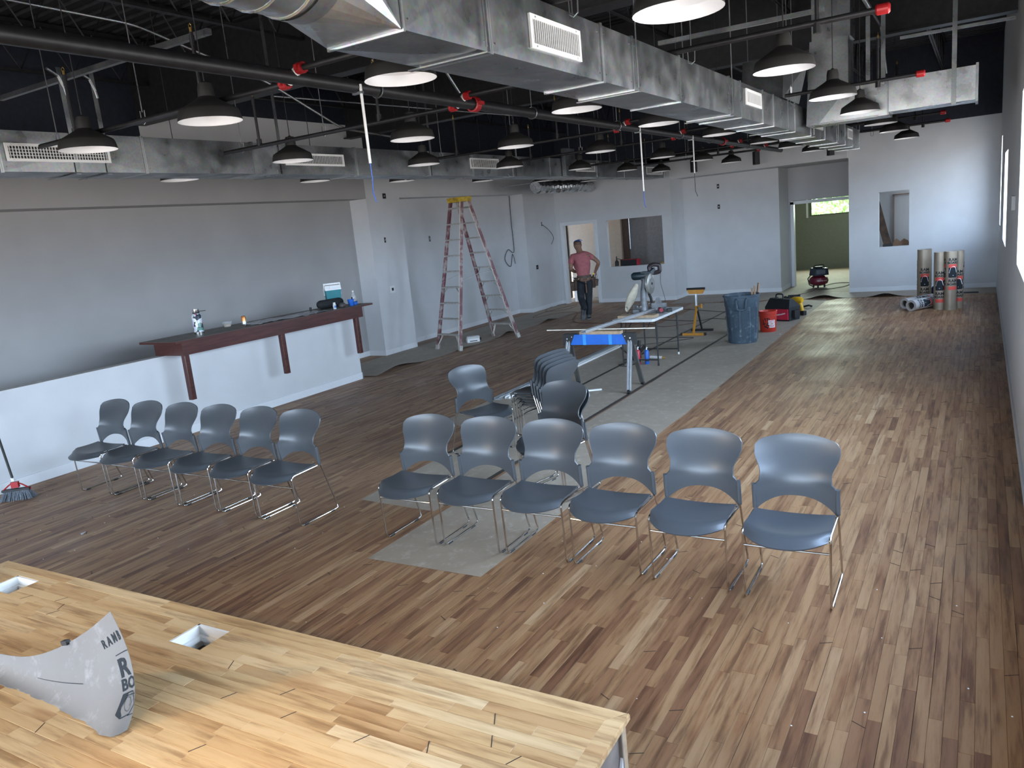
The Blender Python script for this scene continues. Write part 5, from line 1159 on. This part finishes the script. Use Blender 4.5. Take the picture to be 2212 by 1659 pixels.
def roll(lab, x, y, r, H, seed, ang, tilt=0):
    t = thing('board_roll', lab, 'roll', (x, y, 0)); t['group'] = 'rolls of protection board'
    obj('roll_body', MB().lathe([(r*.93, .0), (r, .0), (r, H), (r*.93, H), (r*.93, .0)], None, 32), kraft, t, True)
    obj('inner_core', MB().lathe([(.045, .01), (.05, .01), (.05, H-.01), (.045, H-.01)], None, 16), kpale, t, True)
    obj('inner_winding', MB().lathe([(r*.92, H-.004), (r*.5, H-.012), (.05, H-.012)], None, 24).lathe([(r*.72, H-.02), (r*.74, H-.004)], None, 24), kpale, t, True)
    roll_prints(t, r, H, ang, seed); return t
av = math.atan2(-.6, -16.6)
roll('single upright brown roll of printed board, standing alone left of the others', 17.0, .93, .125, 1.06, 1, av+.2)
roll('widest upright brown roll of printed board, left one of the three standing together', 16.22, .62, .115, 1.05, 2, av-.3)
roll('upright brown roll of printed board in the middle of the three', 16.12, .46, .10, 1.06, 3, av+.5)
roll('narrow upright brown roll of printed board at the right of the three', 16.30, .33, .075, 1.05, 4, av)
def lying(lab, a, b, r, seed):
    t = thing('board_roll', lab, 'roll', a); t['group'] = 'rolls of protection board'; d = V(b)-V(a); L = d.length
    q = V((0,0,1)).rotation_difference(d); t.rotation_mode = 'QUATERNION'; t.rotation_quaternion = q
    obj('roll_body', MB().lathe([(r*.62, .0), (r, .0), (r, L), (r*.62, L), (r*.60, .0)], None, 32), kpale, t, True)
    obj('inner_core', MB().lathe([(r*.55, .02), (r*.6, .0), (r*.6, L), (r*.5, L-.01), (r*.5, .02)], None, 24), kraft, t, True)
    obj('dark_throat', MB().lathe([(.001, .03), (r*.55, .03)], None, 24), M['black_paint'], t)
    roll_prints(t, r, L*.9, 1.9, seed); return t
lying('nearest pale roll of printed board lying on its side, its hollow end facing the camera', (16.0, 1.09, .105), (16.62, .72, .105), .105, 7)
lying('pale roll of printed board lying just behind the nearest lying one', (16.35, 1.22, .10), (17.0, .80, .10), .10, 8)
dk_ = thing('blue_bag', 'dark blue cloth bag squeezed between the upright rolls', 'bag', (17.25, .72, 0))
obj('bag_body', MB().sphere((0, 0, .17), .16, .13, .17, 16, 10), mat('navy_cloth', (.01,.03,.07), .8, var=.3, scale=20, bmp=.4), dk_, True); obj('bag_neck', MB().tube([(0, -.06, .28), (0, -.09, .40), (.02, -.08, .44)], [.05, .04, .01], 8), bpy.data.materials['navy_cloth'], dk_, True)
obj('floor_wrap', MB().box(18.45, 18.62, .02, .42, .006, .02), M['rubber'], tag=('flat dark strip on the floor right of the rolls, by the far wall', 'strip'))
# seen through the right pass-through
fr_ = thing('leaning_board', 'old brown timber plank leaning inside the right pass-through opening', 'board', (20.3, 2.0, 0))
obj('plank', MB().bar((-.5, .08, 2.0), (-.45, -.36, .2), .03, .16), mat('dark_plank', (.10,.065,.045), .8, var=.5, scale=6), fr_); obj('plank', MB().bar((-.42, .06, 1.75), (-.36, -.38, .2), .03, .09), bpy.data.materials['old_wood'], fr_)
obj('mirror_frame', MB().box(20.94, 20.99, 1.80, 1.825, .3, 2.13).box(20.94, 20.99, -.2, 1.825, 2.105, 2.13), mat('brown_trim', (.30,.20,.15), .6), tag=('brown-edged opening frame on the wall inside the right pass-through', 'frame'))
obj('sill_tool', MB().box(19.42, 19.50, 1.70, 1.90, 1.002, 1.05), M['rubber'], tag=('small black tool lying on the sill of the right pass-through', 'tool'))
obj('cardboard_scrap', MB().prism([(0,0),(.36,0),(.33,.10),(.24,.15),(.17,.09),(.09,.16),(.02,.06)], 0, .01, Matrix(((0,0,1,19.50),(-1,0,0,1.72),(0,1,0,1.002),(0,0,0,1)))), mat('brown_card', (.16,.09,.05), .8), tag=('jagged brown cardboard scrap on the sill of the right pass-through', 'cardboard'))
# seen through the left pass-through
cse = thing('tool_case', 'black and red tool case on the sill of the left pass-through window', 'case', (19.32, 7.98, .945))
obj('case_body', MB().box(-.06, .06, -.22, .24, 0, .17), bl, cse); obj('case_end', MB().box(-.065, .065, -.28, -.22, 0, .16), mat('case_red', (.40,.02,.04), .5), cse); obj('case_trim', MB().box(-.062, -.06, -.2, .2, .15, .165), red, cse)
obj('spray_bottle', MB().lathe([(.05, 0), (.05, .12), (.015, .16), (.012, .26)], Matrix.Translation((19.3, 8.34, .945)), 12, cap0=True, cap1=True).bar((19.3, 8.34, 1.14), (19.3, 8.24, 1.12), .015, .015), M['rubber'], None, True, tag=('dark bottle with a spout at the left end of the pass-through sill', 'bottle'))
obj('small_block', MB().box(19.17, 19.22, 6.97, 7.05, .942, .985), mat('tan_block', (.30,.2,.06), .6), tag=('tiny tan block at the right corner of the pass-through sill', 'block'))
obj('door_strip', MB().tube([(20.95, 8.60, 1.30), (20.95, 8.60, 2.6)], .014, 6), M['alu'], tag=('bright vertical metal strip inside the left pass-through window', 'strip'))
# boxes, cables and switches on the walls
def wbox(lab, x, y, z, wy, wz, axis, m='black_paint', cover=False, name='outlet_box', cat='outlet'):
    t = thing(name, lab, cat, (x, y, z))
    def bx(a, b, d0, d1): return MB().box(d0, d1, -a, a, -b, b) if axis == 'x' else MB().box(-a, a, d0, d1, -b, b)
    if cover: obj('cover', bx(wy, wz, -.006, -.0005), M['white_pl'], t); obj('socket', bx(wy*.4, wz*.4, -.009, -.006), M[m], t)
    else: obj('recess', bx(wy, wz, -.003, -.0005), M[m], t); obj('ear', bx(wy*.35, wz*.25, -.006, -.003), M['alu'], t)
wbox('black outlet box high on the left pilaster past the bar', 12.04, 10.0, 3.07, .05, .05, 'y'); wbox('slim black outlet box at eye height on the left pilaster', 11.9, 10.0, 2.23, .022, .05, 'y')
wbox('square white cover plate with a black socket on the left pilaster', 11.94, 10.0, 1.26, .07, .07, 'y', cover=True)
wbox('slim grey outlet box on the recessed wall left of the ladder', 13.87, 10.39, 2.16, .03, .06, 'y', 'dark_room'); wbox('black box low on the wall left of the doorway', 17.9, 10.0, 1.14, .055, .055, 'y'); wbox('tiny black outlet where the curled cable leaves the wall beside the doorway', 18.34, 10.0, 2.24, .02, .05, 'y')
wbox('upper black outlet box on the alcove wall', 20.1, 5.77, 2.75, .03, .055, 'x'); wbox('lower black outlet box on the alcove wall', 20.1, 5.77, 2.24, .03, .055, 'x')
wbox('white switch plate on the right wall below the windows', 13.2, RWY, 1.15, .04, .06, 'y2', cover=False, m='white_trim')
obj('wall_vent', MB().box(10.2, 10.55, RWY, RWY+.035, 1.9, 2.05), M['wall_grey'], tag=('pale bracket box on the right wall between the two far windows', 'bracket'))
cord('thin grey cable dropping down the recessed wall and coiled in a loop', [(17.40, 10.36, 3.02), (17.38, 10.36, 2.4), (17.38, 10.36, 1.62), (17.1, 10.36, 1.68), (16.9, 10.36, 1.45), (17.15, 10.36, 1.25), (17.3, 10.36, 1.55), (17.38, 10.35, 1.3)], blk_c, .008, 'cable', 'cable')
cord('short black cable curling out of the wall left of the doorway', [(18.34, 9.98, 2.22), (18.55, 9.9, 2.05), (18.72, 9.88, 1.85), (18.66, 9.93, 1.68)], blk_c, .007, 'cable', 'cable')
wt = mat('spill_white', (.6,.6,.6), .6)
for i, (x, y, a, lab) in enumerate([(13.5, 2.9, .4, 'tiny white scrap on the brown paper in front of the bucket'), (3.35, 6.60, .2, 'tiny white scrap on the bare floor left of the left chair row')]):
    obj('paper_scrap', MB().add([(x, y, .002), (x+.05, y+.01, .012), (x+.06, y+.04, .004), (x+.01, y+.035, .010)], [(0,1,2),(0,2,3)]), wt, tag=(lab, 'scrap'))

# ------------------------------------------------------------------ the man
def fig(name, pts, edges, m, parent, lev=2, root=0):
    names = list(pts); me = bpy.data.meshes.new(name); me.from_pydata([pts[k][:3] for k in names], [(names.index(a), names.index(b)) for a, b in edges], [])
    o = bpy.data.objects.new(name, me); C.objects.link(o); o.parent = parent
    sk = o.modifiers.new('skin', 'SKIN'); sk.use_smooth_shade = True
    for i, k in enumerate(names): me.skin_vertices[0].data[i].radius = (pts[k][3], pts[k][4] if len(pts[k]) > 4 else pts[k][3])
    me.skin_vertices[0].data[root].use_root = True
    sb = o.modifiers.new('sub', 'SUBSURF'); sb.levels = lev; sb.render_levels = lev
    me.materials.append(m); return o
def bake(o):
    dg = bpy.context.evaluated_depsgraph_get(); me = bpy.data.meshes.new_from_object(o.evaluated_get(dg)); m_ = o.data.materials[0]; o.modifiers.clear(); old = o.data; o.data = me
    if not me.materials: me.materials.append(m_)
    me.shade_smooth(); return o
skin = mat('skin', (.24,.13,.085), .6, var=.15, scale=30, dirt=((.07,.055,.05), 16, .56)); tee = mat('pink_tee', (.36,.115,.125), .85, var=.12, scale=18, bmp=.4); jean = mat('dark_jeans', (.016,.020,.026), .8, var=.3, scale=12, dirt=((.10,.11,.12), 22, .66)); leather = mat('tool_leather', (.085,.055,.040), .65, var=.35, scale=16); shoe = mat('grey_boot', (.07,.075,.08), .7, var=.25, scale=12)
MN = thing('person', 'person in a pink T-shirt, dark jeans and leather tool belt walking away to the doorway', 'person', (15.98, 7.70, 0), math.atan2(-.89, .45))
body = {'pel': (-.03, 0, .93, .08, .07), 'sp': (-.045, .02, 1.12, .09, .07), 'ch': (-.06, .03, 1.34, .15, .10), 'nb': (-.085, .06, 1.52, .075, .07), 'nk': (-.10, .10, 1.60, .066, .066), 'hd': (-.125, .15, 1.675, .092, .105), 'ht': (-.135, .155, 1.76, .080, .09),
    'rs': (.12, .02, 1.47, .065, .06), 're': (.325, -.03, 1.27, .056, .052), 'rw': (.245, .10, 1.08, .040, .036), 'rh': (.215, .12, 1.02, .036, .024),
    'ls': (-.255, .03, 1.45, .065, .06), 'le': (-.325, -.02, 1.18, .056, .052), 'lw': (-.235, .16, 1.10, .040, .036), 'lh': (-.19, .21, 1.09, .036, .024),
    'rp': (.06, 0, .86, .07, .07), 'rk': (.045, .03, .50, .06, .06), 'ra': (.01, -.02, .11, .042, .042), 'lp': (-.115, 0, .86, .07, .07), 'lk': (-.135, .02, .50, .06, .06), 'la': (-.07, -.24, .25, .042, .042)}
E_ = [('pel','sp'),('sp','ch'),('ch','nb'),('nb','nk'),('nk','hd'),('hd','ht'),('ch','rs'),('rs','re'),('re','rw'),('rw','rh'),('ch','ls'),('ls','le'),('le','lw'),('lw','lh'),('pel','rp'),('rp','rk'),('rk','ra'),('pel','lp'),('lp','lk'),('lk','la')]
bake(fig('body', body, E_, skin, MN))
for h, dr_, up_ in ((V((.215, .12, 1.02)), V((-.06, .05, -.30)), V((-.25, .9, 0))), (V((-.19, .21, 1.09)), V((.5, .6, -.2)), V((.2, 0, 1)))):
    dr_.normalize(); sd2 = dr_.cross(up_).normalized()
    for i in range(4):
        b0 = h+dr_*.02+sd2*(.024-.016*i); L = (.062, .075, .07, .055)[i]
        f1 = b0+dr_*L*.5+up_.normalized()*.008; f2 = f1+dr_*L*.28+up_.normalized()*.024; f3 = f2+up_.normalized()*.024-dr_*.004
        obj('finger', MB().tube([b0, f1, f2, f3], [.0095, .009, .0082, .006], 7), skin, MN, True)
    t0 = h-dr_*.01+sd2*.028; obj('thumb', MB().tube([t0, t0+sd2*.022+dr_*.02+up_.normalized()*.012, t0+sd2*.02+dr_*.045+up_.normalized()*.03], [.012, .0105, .008], 7), skin, MN, True)
hd = V((-.118, .155, 1.70))
for s in (-1, 1): obj('ear', MB().sphere(hd+V((.082*s, -.005, -.01)), .012, .02, .032, 8, 6), skin, MN, True)
fc = MB().sphere(hd+V((0, .095, -.015)), .014, .022, .026, 8, 6); obj('nose', fc, skin, MN, True)
obj('eyes', MB().sphere(hd+V((-.03, .082, .012)), .012, .008, .008, 8, 6).sphere(hd+V((.03, .082, .012)), .012, .008, .008, 8, 6), M['white_pl'], MN, True); obj('mouth', MB().box(hd.x-.024, hd.x+.024, hd.y+.08, hd.y+.088, hd.z-.055, hd.z-.048), mat('lips', (.25,.08,.07), .6), MN)
obj('hair', MB().lathe([(.088, 0), (.089, .03), (.077, .064), (.04, .086), (.001, .092)], Matrix.Translation(hd+V((0, -.008, .0))) @ Matrix.Diagonal((.97, 1.08, 1, 1)), 20), mat('shaved_head', (.13,.075,.05), .8), MN, True)
bc = mat('cap_blue', (.02,.10,.42), .6)
capo = obj('cap', MB().lathe([(.092, .055), (.088, .075), (.065, .095), (.001, .105)], Matrix.Translation(hd+V((.0, .03, -.005))) @ Matrix.Rotation(-.55, 4, 'X'), 18), bc, MN, True)
obj('cap_brim', MB().shell(lambda u, v: (hd.x+.045+.13*(u-.5), hd.y+.06+.09*v, hd.z+.085+.01*v-.03*(2*u-1)**2+.02), 8, 4, .004), bc, capo, True)
shirt = {'a': (-.03, 0, .93, .178, .135), 'b': (-.045, .02, 1.12, .172, .125), 'c': (-.06, .03, 1.33, .200, .13), 'd': (-.075, .05, 1.47, .14, .10), 'e': (-.09, .075, 1.545, .062, .058), 'rs': (.125, .02, 1.455, .095, .085), 'r2': (.245, -.01, 1.35, .080, .075), 'ls': (-.26, .03, 1.44, .095, .085), 'l2': (-.31, -.01, 1.27, .080, .075)}
bake(fig('t_shirt', shirt, [('a','b'),('b','c'),('c','d'),('d','e'),('c','rs'),('rs','r2'),('c','ls'),('ls','l2')], tee, MN))
jn = {'p': (-.03, 0, 1.0, .165, .125), 'rp': (.055, 0, .85, .118, .115), 'rk': (.045, .03, .50, .088, .088), 'rc': (.025, .0, .30, .080, .080), 'ra': (.01, -.02, .07, .072, .072), 'lp': (-.115, 0, .85, .118, .115), 'lk': (-.135, .02, .50, .088, .088), 'lc': (-.10, -.12, .37, .080, .080), 'la': (-.07, -.23, .235, .070, .070)}
bake(fig('jeans', jn, [('p','rp'),('rp','rk'),('rk','rc'),('rc','ra'),('p','lp'),('lp','lk'),('lk','lc'),('lc','la')], jean, MN))
def boot(M4):
    o = obj('boot', MB().shell(lambda u, v: ((.045+.008*math.sin(PI*v))*math.cos(2*PI*u)*(1 if v < .95 else .7), -.09+.28*v, .045+(.052-.018*v)*math.sin(2*PI*u)), 16, 8, .006, M4).tube([M4 @ V((0, -.05, .05)), M4 @ V((0, -.055, .13))], .05, 12), shoe, MN, True)
    obj('sole', MB().prism([(-.045,-.10),(.045,-.10),(.05,.05),(.05,.15),(.02,.20),(-.02,.20),(-.05,.15),(-.05,.05)], 0, .022, M4), mat('boot_sole', (.12,.13,.14), .8, var=.2) if 'boot_sole' not in bpy.data.materials else bpy.data.materials['boot_sole'], o)
    obj('toe', MB().sphere((0, .165, .04), .046, .04, .036, 12, 8, M4), shoe, o, True)
boot(Matrix.Translation((.01, .03, 0)))
boot(Matrix.Translation((-.12, -.10, .02)) @ Matrix.Rotation(.28, 4, 'Z') @ Matrix.Rotation(-1.05, 4, 'X') @ Matrix.Translation((0, -.16, 0)))
bel = MB()
ringp = [(-.03+.158*math.cos(a), .118*math.sin(a), .985) for a in [2*PI*i/28 for i in range(28)]]
vs_ = []
for (x, y, z) in ringp: vs_ += [(x, y, z-.028), (x, y, z+.028), (x*1.0+(x+.03)*.05, y*1.05, z+.028), (x+(x+.03)*.05, y*1.05, z-.028)]
n_ = 28; bel.add(vs_, [(4*i+k, 4*((i+1) % n_)+k, 4*((i+1) % n_)+(k+1) % 4, 4*i+(k+1) % 4) for i in range(n_) for k in range(4)])
BT = obj('tool_belt', bel, leather, MN)
def pouch(x, y, z, w_, d_, h_, rz, m=leather):
    M4 = Matrix.Translation((x, y, z)) @ Matrix.Rotation(rz, 4, 'Z') @ Matrix.Rotation(.12, 4, 'X')
    return obj('pouch', tbox(MB(), w_*.75, d_*.7, w_, d_, -h_, 0) if M4 is None else MB().add([tuple(M4 @ V(p)) for p in tbox(MB(), w_*.75, d_*.7, w_, d_, -h_, 0).v], tbox(MB(), 1, 1, 1, 1, 0, 1).f), m, BT)
pouch(.17, .02, .95, .05, .075, .24, -.2); pouch(.235, -.03, .90, .045, .05, .15, .3); pouch(-.22, .0, .96, .05, .08, .28, .2); pouch(-.30, -.04, .88, .05, .055, .20, -.3)
obj('hammer', MB().tube([(.0, -.145, .62), (-.005, -.14, .90)], .013, 8).tube([(-.065, -.15, .895), (.055, -.15, .905)], .016, 8), mat('hammer_handle', (.20,.11,.07), .6), BT, True)
obj('hammer_loop', MB().box(-.045, .035, -.135, -.120, .87, 1.0), leather, BT)
obj('belt_tools', MB().bar((.20, -.02, .94), (.22, -.03, 1.03), .012, .012).bar((.25, -.04, .90), (.265, -.05, .985), .012, .012).bar((-.26, -.05, .93), (-.30, -.06, 1.0), .014, .014), M['alu'], BT)
obj('tape_measure', MB().box(.17, .205, -.03, .0, 1.01, 1.045), yd, BT)
bpy.context.view_layer.update()
